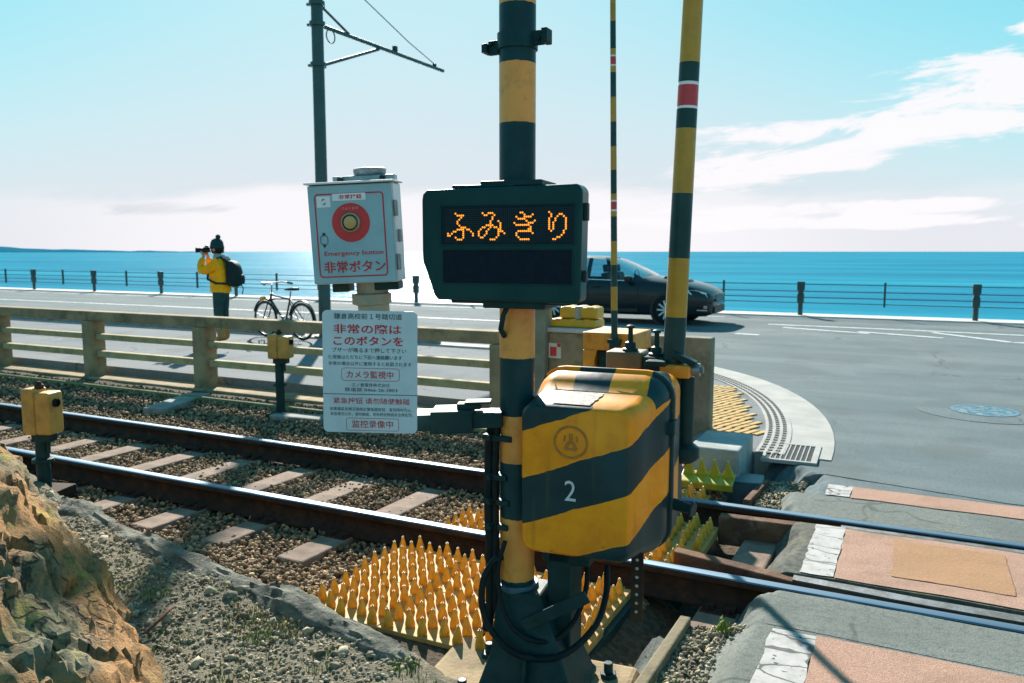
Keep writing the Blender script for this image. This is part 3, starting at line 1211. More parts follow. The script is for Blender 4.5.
def soil_z(x, y):
    d = ridge_y(x) - y
    z = -0.075 + 0.03 * fbm(x, y, 1.1, 4, 3.0) + 0.012 * fbm(x, y, 6, 3, 8.0)
    if d < 0:
        z -= min(0.25, -d * 1.6)
    z += 0.05 * max(0, -(x + 3.2)) * 0.4
    z += max(0, (2.0 - y)) * 0.05
    if x > -1.2:
        z -= 0.2 * min(1, (x + 1.2) / 0.12)
    return z


M_gravelbed = mat('gravel_soil', lin(0.21, 0.185, 0.13), lin(0.12, 0.11, 0.08), 26, 0.95, 0, 0.9, 70, lin(0.20, 0.17, 0.11), 2.2, 0.6)
structure(grid(-8.5, -1.06, -4, 4.1, 170, 170, soil_z).build('gravel_bank', M_gravelbed, smooth=60))
M_gravel = mat('grey_gravel', lin(0.36, 0.305, 0.21), lin(0.18, 0.16, 0.115), 14, 0.9, 0, 0.3, 60, lin(0.26, 0.22, 0.15), 1.5, 0.5, island=0.5)
pos, size = [], []
for _ in range(38000):
    x = -1.1 - 4.4 * rng.random() ** 1.1
    y = rng.uniform(0.9, 3.3)
    if y > ridge_y(x) - 0.02:
        continue
    if -1.72 < x < -0.95 and 2.3 < y < 3.0:
        continue
    s = 0.004 + 0.015 * rng.random() ** 2.6
    if rng.random() < 0.006:
        s = rng.uniform(0.025, 0.05)
    pos.append((x, y, soil_z(x, y) + s * 0.15))
    size.append(s)
ob = stone_field('gravel', np.array(pos), np.array(size), M_gravel, 8, 0.7)
stuff(ob, 'loose grey gravel and broken stone on the bank in the foreground', 'gravel')

# lumpy mortar ridge that holds the gravel back
M_mortar = mat('rough_mortar', lin(0.20, 0.195, 0.155), lin(0.09, 0.095, 0.080), 9, 0.9, 0, 0.8, 45, lin(0.06, 0.07, 0.065), 4, 0.6)


def ridge_obj():
    mb = MB()
    pts = []
    n = 420
    for k in range(n + 1):
        x = -7.2 + (7.2 - 1.62) * k / n
        pts.append((x, ridge_y(x)))
    sec = 20
    vs, fs = [], []
    for k, (x, y) in enumerate(pts):
        fat = 1.0 + 0.35 * fbm(x, 0, 1.6, 3, 6.6)
        if -5.1 < x < -4.2:
            fat *= 1.0 + 0.75 * math.sin((x + 5.1) / 0.9 * PI)
        if -2.75 < x < -2.25:
            fat *= 1.0 + 0.45 * math.sin((x + 2.75) / 0.5 * PI)
        end = min(1.0, (n - k) / 28 + 0.25)
        for q in range(sec):
            t = PI * (q / (sec - 1))
            r = (0.075 * fat * end) * (1 + 0.30 * fbm(x * 1.0, q * 0.22, 8, 5, 2.2))
            hh = (0.060 * fat * end) * (1 + 0.26 * fbm(x, q * 0.22, 6, 5, 4.1))
            vs.append((x, y - 0.05 + r * 1.25 * math.cos(t) * (1 if math.cos(t) < 0 else 0.9), -0.105 + hh * math.sin(t) * 1.15 - (0.16 if q in (0, sec - 1) else 0)))
    for k in range(n):
        for q in range(sec - 1):
            fs.append((k * sec + q, k * sec + q + 1, (k + 1) * sec + q + 1, (k + 1) * sec + q))
    fs.append(tuple(range(sec)))
    fs.append(tuple(range(n * sec, n * sec + sec)))
    mb.add(vs, fs)
    o = mb.build('mortar_ridge', M_mortar, smooth=70)
    structure(o)


ridge_obj()


# weeds
def weeds(name, spots, hgt, material, label, seed):
    r = random.Random(seed)
    mb = MB()
    for (cx, cy, rr, nb) in spots:
        for _ in range(nb):
            a = r.uniform(0, 2 * PI)
            d = rr * math.sqrt(r.random())
            x, y = cx + d * math.cos(a), cy + d * math.sin(a)
            z = soil_z(x, y) if x < -1.08 else -0.06
            h = hgt * r.uniform(0.3, 1.2)
            w = h * r.uniform(0.06, 0.14)
            t = r.uniform(0, 2 * PI)
            lx, ly = math.cos(t) * h * r.uniform(0.2, 0.8), math.sin(t) * h * r.uniform(0.2, 0.8)
            nx_, ny_ = -math.sin(t) * w, math.cos(t) * w
            p0 = (x - nx_ * 0.5, y - ny_ * 0.5, z - 0.005)
            p1 = (x + nx_ * 0.5, y + ny_ * 0.5, z - 0.005)
            p2 = (x + lx * 0.5 + nx_, y + ly * 0.5 + ny_, z + h * 0.6)
            p3 = (x + lx * 0.5 - nx_, y + ly * 0.5 - ny_, z + h * 0.6)
            p4 = (x + lx, y + ly, z + h * 0.85)
            mb.add([p0, p1, p2, p3, p4], [(0, 1, 2, 3), (3, 2, 4)])
    o = mb.build(name, material)
    return stuff(o, label, 'weeds')


M_weed = mat('weed_green', lin(0.13, 0.20, 0.03), lin(0.22, 0.25, 0.05), 10, 0.6, island=0.4)
M_dry = mat('dry_grass', lin(0.36, 0.27, 0.12), lin(0.25, 0.18, 0.08), 10, 0.8, island=0.4)
r2 = random.Random(5)
sp_ = [(-2.62, 2.52, 0.10, 70), (-2.40, 2.52, 0.10, 80), (-1.72, 2.50, 0.07, 90), (-2.75, 2.25, 0.1, 40), (-2.2, 2.1, 0.1, 60), (-2.0, 2.05, 0.10, 60), (-3.6, 2.6, 0.12, 50), (-2.05, 2.35, 0.06, 30)]
for _ in range(80):
    sp_.append((r2.uniform(-4.2, -1.4), r2.uniform(1.6, 2.7), 0.06, r2.randint(8, 30)))
weeds('weeds', sp_, 0.026, M_weed, 'small green weeds sprouting between the gravel in the foreground', 1)
weeds('weeds', [(-2.56, 2.58, 0.16, 160), (-2.35, 2.60, 0.10, 70), (-3.2, 2.55, 0.15, 50)], 0.032, M_dry, 'tuft of dry straw coloured grass on the gravel bank', 2)
mb = MB()
mb.tube([(-2.93, 2.42, -0.035), (-2.90, 2.38, -0.02), (-2.86, 2.30, -0.02), (-2.85, 2.20, -0.045)], 0.008, 7, rs=[0.006, 0.008, 0.009, 0.006])
tag(mb.build('twig', M_timber, smooth=60), 'short brown twig lying on the gravel bank', 'twig')


# boulder
def rock_mat():
    m = bpy.data.materials.new('ochre_rock')
    m.use_nodes = True
    T = NT(m.node_tree)
    b = m.node_tree.nodes['Principled BSDF']
    tc = T.new('ShaderNodeTexCoord').outputs['Object']
    n1 = T.noise(tc, 3.2, 8, 0.65, 0.4)
    col = T.mix(T.smooth(n1, 0.36, 0.62), lin(0.54, 0.27, 0.10), lin(0.38, 0.22, 0.09))
    n2 = T.noise(tc, 2.0, 6, 0.6, 0.3)
    col = T.mix(T.smooth(n2, 0.52, 0.62), col, lin(0.30, 0.235, 0.13))
    n3 = T.noise(tc, 4.2, 7, 0.7)
    col = T.mix(T.m('MULTIPLY', T.smooth(n3, 0.54, 0.64), 0.8), col, lin(0.46, 0.38, 0.07))
    n5 = T.noise(tc, 1.4, 5, 0.6)
    col = T.mix(T.m('MULTIPLY', T.smooth(n5, 0.56, 0.66), 0.45), col, lin(0.24, 0.27, 0.19))
    n4 = T.noise(tc, 34, 4, 0.7)
    col = T.mix(T.m('MULTIPLY', T.smooth(n4, 0.50, 0.64), 0.65), col, lin(0.11, 0.09, 0.06))
    vo = T.new('ShaderNodeTexVoronoi', feature='DISTANCE_TO_EDGE')
    wob = T.new('ShaderNodeVectorMath', operation='ADD')
    nv = T.new('ShaderNodeTexNoise')
    nv.inputs['Scale'].default_value = 2.2
    nv.inputs['Detail'].default_value = 5
    T.l.new(tc, nv.inputs['Vector'])
    sc = T.new('ShaderNodeVectorMath', operation='SCALE')
    sc.inputs['Scale'].default_value = 0.9
    T.l.new(nv.outputs['Color'], sc.inputs[0])
    T.l.new(tc, wob.inputs[0])
    T.l.new(sc.outputs[0], wob.inputs[1])
    T.l.new(wob.outputs[0], vo.inputs['Vector'])
    vo.inputs['Scale'].default_value = 3.0
    cr = T.m('MULTIPLY', T.smooth(vo.outputs['Distance'], 0.006, 0.03, 1, 0), T.smooth(n2, 0.42, 0.55))
    col = T.mix(T.m('MULTIPLY', cr, 0.8), col, lin(0.03, 0.03, 0.025))
    T.l.new(col, b.inputs['Base Color'])
    b.inputs['Roughness'].default_value = 0.9
    b.inputs['Specular IOR Level'].default_value = 0.25
    bp = T.new('ShaderNodeBump')
    bp.inputs['Strength'].default_value = 0.9
    bp.inputs['Distance'].default_value = 0.03
    hh = T.m('SUBTRACT', T.m('ADD', n4, T.m('MULTIPLY', T.noise(tc, 11, 9, 0.75), 2.2)), cr)
    T.l.new(hh, bp.inputs['Height'])
    T.l.new(bp.outputs[0], b.inputs['Normal'])
    return m


def boulder():
    bm = bmesh.new()
    bmesh.ops.create_icosphere(bm, subdivisions=7, radius=1.0)
    rr = random.Random(21)
    planes = []
    for _ in range(34):
        n = Vector((rr.gauss(0, 1), rr.gauss(0, 1), rr.gauss(0, 1))).normalized()
        planes.append((n, rr.uniform(0.78, 0.93)))
    # long axis runs down to the right, the broad face looks up
    ax = Vector((0.9056, -0.2560, -0.3383)).normalized()
    cx_ = Vector((0.3870, 0.8252, 0.4115)).normalized()
    bx_ = cx_.cross(ax).normalized()
    for v in bm.verts:
        q = v.co.copy()
        for n, d in planes:
            e = q.dot(n) - d
            if e > 0:
                q -= n * e * 0.7
        nrm = (ax * v.co.x / 2.4 + bx_ * v.co.y / 0.9 + cx_ * v.co.z).normalized()
        w = ax * (q.x * 2.4) + bx_ * (q.y * 0.9) + cx_ * (q.z * 0.95)
        # bedding: slabs stepping across the long axis, broken by ridged noise
        warp = w + Vector((mnoise.noise(w * 1.3), mnoise.noise(w * 1.3 + Vector((5, 2, 9))), mnoise.noise(w * 1.3 + Vector((1, 8, 3))))) * 0.25
        s = (warp.dot(ax) * 0.8 + warp.dot(bx_) * 0.9 + warp.dot(cx_) * 0.35) * 3.1
        led = s - math.floor(s)
        step = (led if led < 0.82 else (1 - led) * 4.6) - 0.5
        s2 = (warp.dot(cx_) * 1.0 - warp.dot(ax) * 0.55) * 4.3 + 0.4
        l2 = s2 - math.floor(s2)
        step2 = (l2 if l2 < 0.86 else (1 - l2) * 6.0) - 0.5
        rid = mnoise.ridged_multi_fractal(warp * 1.7 + Vector((3.1, 1.2, 7.7)), 0.9, 2.1, 7, 0.9, 2.0)
        fine = mnoise.fractal(w * 9, 0.8, 2.0, 6)
        crack = abs(mnoise.noise(warp * 2.6 + Vector((9, 4, 1))))
        ck = -0.055 * max(0, 1 - crack / 0.05)
        w = w + nrm * (0.018 * step + 0.013 * step2 + 0.036 * (rid - 1.1) + 0.030 * fine + ck)
        v.co = w
    me = bpy.data.meshes.new('boulder')
    bm.to_mesh(me)
    bm.free()
    me.shade_smooth()
    me.set_sharp_from_angle(angle=rad(32))
    me.materials.append(rock_mat())
    o = bpy.data.objects.new('boulder', me)
    COL.objects.link(o)
    o.location = (-3.49, 1.355, 0.11)
    tag(o, 'large ochre and moss stained boulder in the lower left corner', 'rock')


boulder()

# ------------------------------------------------------------------ striped signal post
PX, PY = -1.303, 2.653
root = thing('signal_post', 'thick black and yellow striped post on a flared steel foot carrying the display sign', 'post', (PX, PY, -0.1))
M_postdark = mat('post_dark_paint', lin(0.004, 0.036, 0.043), lin(0.009, 0.050, 0.056), 7, 0.38, 0, 0.05, 40, lin(0.02, 0.03, 0.028), 10, 0.4, spec=0.18)
M_postyel = mat('post_yellow_paint', lin(0.84, 0.335, 0.06), lin(0.70, 0.27, 0.05), 6, 0.42, 0, 0.06, 30, lin(0.24, 0.13, 0.04), 14, 0.35)
mb = MB()
bands = [(-0.02, 0.33, 0), (0.33, 0.573, 1), (0.573, 0.787, 0), (0.787, 0.965, 1), (0.965, 1.18, 0), (1.18, 1.40, 1), (1.40, 1.61, 0), (1.61, 1.815, 1),
         (1.815, 2.027, 0), (2.027, 2.236, 1), (2.236, 2.437, 0), (2.437, 2.645, 1), (2.645, 2.85, 0), (2.85, 3.06, 1), (3.06, 3.27, 0)]
bands[7] = (1.61, 1.72, 1)
bands[8] = (1.72, 2.027, 0)
nseg = 40
for z0, z1, mi in bands:
    vs, fs = [], []
    for zz in (z0, z1):
        for k in range(nseg):
            t = 2 * PI * k / nseg
            j = 0.0025 * fbm(math.cos(t) * 2, math.sin(t) * 2 + zz, 4, 2, zz)
            vs.append((0.066 * math.cos(t), 0.066 * math.sin(t), zz + 0.1 + j))
    for k in range(nseg):
        fs.append((k, (k + 1) % nseg, nseg + (k + 1) % nseg, nseg + k))
    mb.add(vs, fs, mi)
mb.lathe([(0.066, 3.37), (0.06, 3.40), (0.03, 3.415)], n=nseg, mi=0)
mb.build('pole', [M_postdark, M_postyel], root, smooth=50)
# collar with two cleats near the top
mb = MB()
zc = 2.312 + 0.1
mb.lathe([(0.068, zc - 0.028), (0.073, zc - 0.028), (0.073, zc + 0.028), (0.068, zc + 0.028)], n=32)
mb.build('collar', M_postdark, root, smooth=40)
for s in (-1, 1):
    mb = MB()
    mb.box((s * 0.088, -0.01, zc - 0.005 + 0.008 * s), (0.045, 0.016, 0.05))
    mb.box((s * 0.118, -0.01, zc - 0.005 + 0.01 * s), (0.022, 0.05, 0.032 if s < 0 else 0.05))
    mb.cyl((s * 0.095, -0.03, zc), (s * 0.095, 0.03, zc), 0.008, n=8)
    mb.build('cleat', M_dark, root, bevel=0.003)
# flared foot
mb = MB()
a = rad(8)


def ring(w, d, z):
    return [(-w, -d, z), (w, -d, z), (w, d, z), (-w, d, z)]


prof_f = [(0.086, 0.080, 0.40), (0.090, 0.085, 0.36), (0.110, 0.10, 0.30), (0.138, 0.125, 0.18), (0.188, 0.155, 0.045), (0.200, 0.165, 0.03), (0.200, 0.165, 0.005)]
vs, fs = [], []
for w, d, z in prof_f:
    vs += [(x + 0.03 + 0.05 * min(1.0, (0.40 - z) / 0.25), y, zz) for x, y, zz in ring(w, d, z)]
for i in range(len(prof_f) - 1):
    for q in range(4):
        fs.append((4 * i + q, 4 * i + (q + 1) % 4, 4 * i + 4 + (q + 1) % 4, 4 * i + 4 + q))
fs += [(0, 1, 2, 3), tuple(4 * (len(prof_f) - 1) + q for q in range(4))]
mb.add(vs, fs)
mb.box((0.08, -0.160, 0.10), (0.016, 0.05, 0.18), 0, Matrix.Rotation(rad(-16), 3, 'X'))
mb.build('flared_foot', M_dark, root, bevel=0.012, rotz=a)
for sx_, sy_ in ((-1, -1), (1, -1), (1, 1), (-1, 1)):
    mb = MB()
    mb.cyl((0.08 + sx_ * 0.25, sy_ * 0.15, 0.0), (0.08 + sx_ * 0.25, sy_ * 0.15, 0.02), 0.035, n=6)
    mb.cyl((0.08 + sx_ * 0.25, sy_ * 0.15, 0.02), (0.08 + sx_ * 0.25, sy_ * 0.15, 0.06), 0.018, n=10)
    mb.build('anchor_bolt', M_dark, root, rotz=a, bevel=0.003)
# yellow conduit and blue collar low on the left
mb = MB()
mb.lathe([(0.069, 0.385), (0.080, 0.385), (0.083, 0.40), (0.080, 0.415), (0.069, 0.415)], n=28)
mb.build('pipe_clamp', mat('blue_grey_paint', lin(0.03, 0.10, 0.13), lin(0.02, 0.07, 0.09), 10, 0.4), root, smooth=40)
for zz, w in ((0.98, 0.09), (0.83, 0.05), (0.735, 0.07), (0.64, 0.06)):
    mb = MB()
    mb.box((-0.05, -0.060, zz), (w + 0.03, 0.03, 0.022))
    mb.cyl((-0.075, -0.07, zz), (-0.075, -0.095, zz), 0.010, n=8)
    mb.build('bracket', M_dark, root, bevel=0.003)
mb = MB()
mb.tube([(-0.085, -0.02, 1.08), (-0.10, -0.03, 0.95), (-0.095, -0.05, 0.75), (-0.085, -0.055, 0.55), (-0.085, -0.055, 0.33), (-0.10, -0.06, 0.22)], 0.021, 10)
mb.tube([(-0.055, -0.055, 1.06), (-0.06, -0.062, 0.85), (-0.055, -0.068, 0.60), (-0.06, -0.06, 0.30)], 0.013, 8)
mb.build('conduit', M_black, root, smooth=60)


def spline(pts, n=8):
    """smooth curve through points"""
    P = [Vector(p) for p in pts]
    P = [P[0] * 2 - P[1]] + P + [P[-1] * 2 - P[-2]]
    out = []
    for i in range(1, len(P) - 2):
        for k in range(n):
            t = k / n
            a, b, c, d = P[i - 1], P[i], P[i + 1], P[i + 2]
            out.append(0.5 * ((2 * b) + (c - a) * t + (2 * a - 5 * b + 4 * c - d) * t * t + (3 * b - a - 3 * c + d) * t ** 3))
    out.append(P[-2])
    return out


def facing(lat, off, z):
    """lateral offset, offset towards the near side, height -> post coordinates"""
    return (lat * 0.8946 + off * 0.447, lat * 0.4469 - off * 0.894, z)


mb = MB()
mb.tube(spline([facing(*p) for p in ((-0.055, 0.075, 0.535), (-0.085, 0.09, 0.53), (-0.125, 0.10, 0.46), (-0.130, 0.11, 0.36), (-0.090, 0.13, 0.265), (-0.01, 0.165, 0.205), (0.10, 0.18, 0.190),
                                       (0.20, 0.16, 0.215), (0.29, 0.12, 0.29), (0.335, 0.06, 0.38), (0.345, 0.0, 0.47))]), 0.0125, 10)
mb.build('cable_loop', M_black, root, smooth=60)
mb = MB()
mb.tube(spline([facing(*p) for p in ((-0.045, 0.08, 0.60), (-0.072, 0.095, 0.50), (-0.060, 0.11, 0.38), (-0.02, 0.13, 0.29), (0.06, 0.15, 0.245), (0.15, 0.14, 0.25), (0.22, 0.10, 0.31), (0.26, 0.05, 0.40), (0.27, 0.0, 0.50))]), 0.0095, 8)
mb.build('cable_loop', M_black, root, smooth=60)
mb = MB()
mb.box((0.20, -0.10, 0.37), (0.30, 0.012, 0.045), 0, Matrix.Rotation(rad(-33), 3, 'Y'))
mb.build('strut', M_dark, root, bevel=0.002)

# concrete footing
mb = MB()
mb.bx(-0.40, 0.40, -0.30, 0.27, -0.30, 0.0)
o = mb.build('footing', M_conc_olive, bevel=0.03, seg=3, loc=(PX + 0.03, PY + 0.02, -0.098), rotz=rad(6))
tag(o, 'low worn concrete footing under the striped post', 'footing')

# ------------------------------------------------------------------ LED display sign
root = thing('display_sign', 'dark green electronic sign with glowing orange dot lettering on the striped post', 'display sign', (-1.300, 2.499, 1.591), rad(7))
KX, KZ = 0.00369, 0.00353


def L(px, py):
    return ((px - 505) * KX, (245 - py) * KZ)


out = [L(*p) for p in [(424.5, 199), (424.5, 260), (429, 272), (437.5, 297), (441, 300), (580, 302), (584.5, 298), (586, 192), (581, 186.5), (430, 189), (425.5, 193)]]
M_case = mat('dark_green_case', lin(0.003, 0.040, 0.040), lin(0.006, 0.050, 0.050), 5, 0.30, 0, 0.02, 60, lin(0.012, 0.055, 0.052), 3, 0.4, spec=0.15)
mb = MB()
mb.prism(out, 0.0, 0.10, 'xz')
mb.build('case', M_case, root, bevel=0.012, seg=3, smooth=45)
# rim: a raised frame round the face
xs0, zt = L(446, 206)
xs1, zb = L(579, 243.5)
mb = MB()


def frame(mb, x0, x1, z0, z1, t, y0, y1, mi=0):
    mb.bx(x0 - t, x1 + t, y0, y1, z1, z1 + t, mi)
    mb.bx(x0 - t, x1 + t, y0, y1, z0 - t, z0, mi)
    mb.bx(x0 - t, x0, y0, y1, z0, z1, mi)
    mb.bx(x1, x1 + t, y0, y1, z0, z1, mi)


frame(mb, xs0, xs1, zb, zt, 0.004, -0.004, 0.001)
x0b, ztb = L(447.5, 249.5)
x1b, zbb = L(577, 282.5)
frame(mb, x0b, x1b, zbb, ztb, 0.004, -0.004, 0.001)
mb.build('panel_frame', M_case, root, bevel=0.0015)
M_led_off = mat('dark_display', lin(0.004, 0.016, 0.026), lin(0.006, 0.022, 0.030), 30, 0.25, spec=0.08)
mb = MB()
mb.bx(xs0, xs1, -0.0015, 0.002, zb, zt)
dp = mb.build('display_panel', M_led_off, root)
mb = MB()
mb.bx(x0b, x1b, -0.0015, 0.002, zbb, ztb)
mb.build('display_panel', mat('blank_display', lin(0.006, 0.012, 0.022), lin(0.008, 0.016, 0.028), 30, 0.3, spec=0.08), root)
DOTS = [(4, 2), (5, 3), (6, 3), (7, 3), (8, 3), (7, 4), (6, 5), (5, 6), (5, 7), (6, 8), (7, 9), (9, 9), (8, 9), (10, 10), (11, 10), (12, 11), (13, 12), (13, 13),
        (8, 10), (8, 11), (8, 12), (8, 13), (8, 14), (7, 15), (6, 15), (5, 15), (4, 14), (6, 10), (7, 10), (5, 10), (4, 11), (3, 11), (2, 12), (1, 13), (0, 13), (0, 12),
        (18, 2), (19, 3), (20, 3), (21, 2), (22, 2), (23, 2), (24, 3), (23, 4), (23, 5), (22, 6), (22, 7), (22, 8), (21, 8), (20, 8), (19, 9), (18, 9), (17, 10), (16, 11),
        (16, 12), (16, 13), (17, 14), (18, 14), (19, 13), (20, 12), (20, 11), (21, 10), (22, 9), (23, 8), (24, 9), (25, 9), (26, 10), (27, 11), (28, 11), (29, 12),
        (26, 6), (27, 7), (27, 8), (27, 9), (27, 10), (26, 11), (26, 12), (26, 13), (25, 14), (24, 15), (23, 15), (22, 15),
        (37, 2), (38, 2), (39, 3), (39, 4), (40, 4), (41, 4), (42, 4), (43, 3), (35, 4), (36, 5), (37, 5), (38, 5), (39, 5), (40, 6), (41, 7), (34, 7), (35, 8), (36, 8),
        (37, 8), (38, 8), (39, 8), (40, 8), (41, 8), (42, 7), (43, 7), (44, 6), (42, 9), (42, 10), (42, 11), (43, 12), (36, 11), (37, 11), (38, 11), (39, 11), (40, 11),
        (41, 11), (35, 12), (35, 13), (36, 14), (37, 15), (38, 15), (39, 15), (40, 15), (41, 15), (41, 10),
        (51, 2), (52, 3), (52, 4), (51, 5), (51, 6), (51, 7), (51, 8), (51, 9), (51, 10), (52, 11), (53, 10), (53, 9), (53, 8), (53, 7), (54, 6), (54, 5), (55, 4), (56, 3),
        (57, 3), (58, 4), (59, 5), (59, 6), (59, 7), (59, 8), (59, 9), (59, 10), (58, 11), (58, 12), (57, 13), (56, 14), (55, 14), (54, 15), (53, 15)]
M_led = emit_mat('led_orange', (1.0, 0.28, 0.02, 1), 0.50)
mb = MB()
pitchx, pitchz = 1.985 * KX, 1.985 * KZ
zc0 = 209.2
for c, r in DOTS:
    x, z = L(453.0 + 2.0 * c, zc0 + 1.99 * r)
    q = 0.0034
    mb.add([(x + q * 1.05 * math.cos(PI * k / 4 + PI / 8), -0.0028, z + q * math.sin(PI * k / 4 + PI / 8)) for k in range(8)], [tuple(range(8))])
o = mb.build('lettering', M_led, dp)
# unlit diodes
mb = MB()
lit = set(DOTS)
for c in range(-1, 64):
    for r in range(0, 17):
        if (c, r) in lit:
            continue
        x, z = L(453.0 + 2.0 * c, zc0 + 1.99 * (r - 0))
        if z < zb + 0.004 or z > zt - 0.004:
            continue
        q = 0.0016
        mb.add([(x - q, -0.0022, z), (x, -0.0022, z - q), (x + q, -0.0022, z), (x, -0.0022, z + q)], [(0, 1, 2, 3)])
o = mb.build('unlit_diode', mat('unlit_diode', lin(0.03, 0.05, 0.05), lin(0.05, 0.04, 0.03), 200, 0.4), dp)
o['kind'] = 'stuff'
mb = MB()
mb.bx(*(L(484, 0)[0], L(546, 0)[0]), 0.02, 0.20, L(0, 187)[1], L(0, 181)[1])
mb.bx(*(L(455, 0)[0], L(520, 0)[0]), 0.015, 0.05, L(0, 188)[1], L(0, 184.5)[1])
mb.build('mounting_bracket', M_dark, root, bevel=0.005)
mb = MB()
mb.bx(*(L(486, 0)[0], L(549, 0)[0]), 0.02, 0.20, L(0, 308)[1], L(0, 300)[1])
mb.bx(*(L(452, 0)[0], L(574, 0)[0]), 0.025, 0.06, L(0, 303.5)[1], L(0, 299)[1])
mb.build('mounting_bracket', M_dark, root, bevel=0.005)
mb = MB()
mb.box((L(426, 0)[0], 0.035, L(0, 257)[1]), (0.02, 0.03, 0.045))
mb.build('latch', M_dark, root, bevel=0.003)
mb = MB()
mb.box((L(587.5, 0)[0], 0.04, L(0, 213)[1]), (0.014, 0.03, 0.06))
mb.build('latch', M_dark, root, bevel=0.003)
mb = MB()
mb.box((L(587, 0)[0], 0.04, L(0, 275)[1]), (0.012, 0.03, 0.04))
mb.build('latch', M_dark, root, bevel=0.003)
mb = MB()
mb.tube([(0.02, 0.06, L(0, 302)[1]), (0.0, 0.045, L(0, 315)[1]), (-0.015, 0.06, L(0, 330)[1]), (-0.012, 0.09, L(0, 338)[1])], 0.010, 8)
mb.build('cable', M_dark, root, smooth=60)

# ------------------------------------------------------------------ emergency button box
root = thing('emergency_button_box', 'pale blue grey box with a round red emergency button face and red frame', 'emergency button', (-1.791, 2.319, 1.632), rad(22))
tilt = rad(-2.3)
root.rotation_euler = (rad(2), -tilt * -1, rad(22))
w, h = 0.306, 0.352
M_boxpaint = mat('pale_box_paint', lin(0.60, 0.68, 0.70), lin(0.52, 0.60, 0.63), 5, 0.35, 0, 0.02, 40, lin(0.40, 0.46, 0.46), 8, 0.25)
mb = MB()
mb.bx(-w / 2, w / 2, 0.0, 0.13, -h / 2, h / 2)
mb.build('housing', M_boxpaint, root, bevel=0.006, smooth=40)
mb = MB()
mb.bx(-w / 2 + 0.003, w / 2 - 0.003, -0.016, -0.002, -h / 2 + 0.003, h / 2 - 0.003)
door = mb.build('door', M_face_blue, root, bevel=0.004, smooth=40)
yF = -0.0172


def rounded_frame(mb, x0, x1, z0, z1, r, t, y, n=8, mi=0):
    def path(o):
        p = []
        for cx, cz, a0 in ((x1 - r, z1 - r, 0), (x0 + r, z1 - r, 90), (x0 + r, z0 + r, 180), (x1 - r, z0 + r, 270)):
            for k in range(n + 1):
                a = rad(a0 + 90 * k / n)
                p.append((cx + (r - o) * math.cos(a), y, cz + (r - o) * math.sin(a)))
        return p
    a, b = path(0), path(t)
    m = len(a)
    mb.add(a + b, [(k, (k + 1) % m, m + (k + 1) % m, m + k) for k in range(m)], mi)


def disc(mb, x, z, r0, r1, y, n=48, mi=0):
    if r0 <= 0:
        mb.add([(x + r1 * math.cos(2 * PI * k / n), y, z + r1 * math.sin(2 * PI * k / n)) for k in range(n)], [tuple(range(n))], mi)
    else:
        a = [(x + r0 * math.cos(2 * PI * k / n), y, z + r0 * math.sin(2 * PI * k / n)) for k in range(n)]
        b = [(x + r1 * math.cos(2 * PI * k / n), y, z + r1 * math.sin(2 * PI * k / n)) for k in range(n)]
        mb.add(a + b, [(k, (k + 1) % n, n + (k + 1) % n, n + k) for k in range(n)], mi)


mb = MB()
rounded_frame(mb, -w * 0.415, w * 0.40, -h * 0.43, h * 0.41, 0.014, 0.0048, yF)
letter(mb, 'Emergency button', 0.003, -h * 0.195, yF, w=w * 0.70, h=0.021, bold=0.012)
letter(mb, '非常ボタン', 0.003, -h * 0.325, yF, w=w * 0.73, h=0.042, bold=0.018)
mb.build('lettering', M_red_ink, door)
bz = h * 0.115
bxx = 0.0
mb = MB()
disc(mb, bxx, bz, 0.034, 0.0685, yF)
ring_o = mb.build('red_ring', M_red, door)
mb = MB()
letter(mb, 'つよくおす', bxx, bz + 0.050, yF - 0.0006, w=0.062, h=0.010, bold=0.01)
mb.build('lettering', mat('faded_pink_ink', lin(0.62, 0.36, 0.33), None, 20, 0.5), door)
mb = MB()
mb.lathe([(0.034, 0.0), (0.034, 0.012), (0.031, 0.016), (0.029, 0.016), (0.029, 0.004)], (bxx, yF + 0.002, bz), 40, axis=(0, -1, 0))
mb.build('button_guard', mat('button_guard_tan', lin(0.35, 0.36, 0.25), lin(0.28, 0.30, 0.20), 10, 0.4), root, smooth=40)
mb = MB()
mb.lathe([(0.0275, 0.0), (0.0275, 0.009), (0.0245, 0.011), (0.0235, 0.004)], (bxx, yF, bz), 40, axis=(0, -1, 0))
mb.build('button_ring', mat('dark_green_ring', lin(0.02, 0.10, 0.06), None, 10, 0.4), root, smooth=40)
mb = MB()
mb.lathe([(0.0235, 0.0), (0.0235, 0.012), (0.021, 0.017), (0.012, 0.019), (0.002, 0.0195)], (bxx, yF, bz), 40, axis=(0, -1, 0))
mb.build('button', mat('tan_button', lin(0.55, 0.33, 0.12), lin(0.45, 0.27, 0.10), 12, 0.35), root, smooth=50)
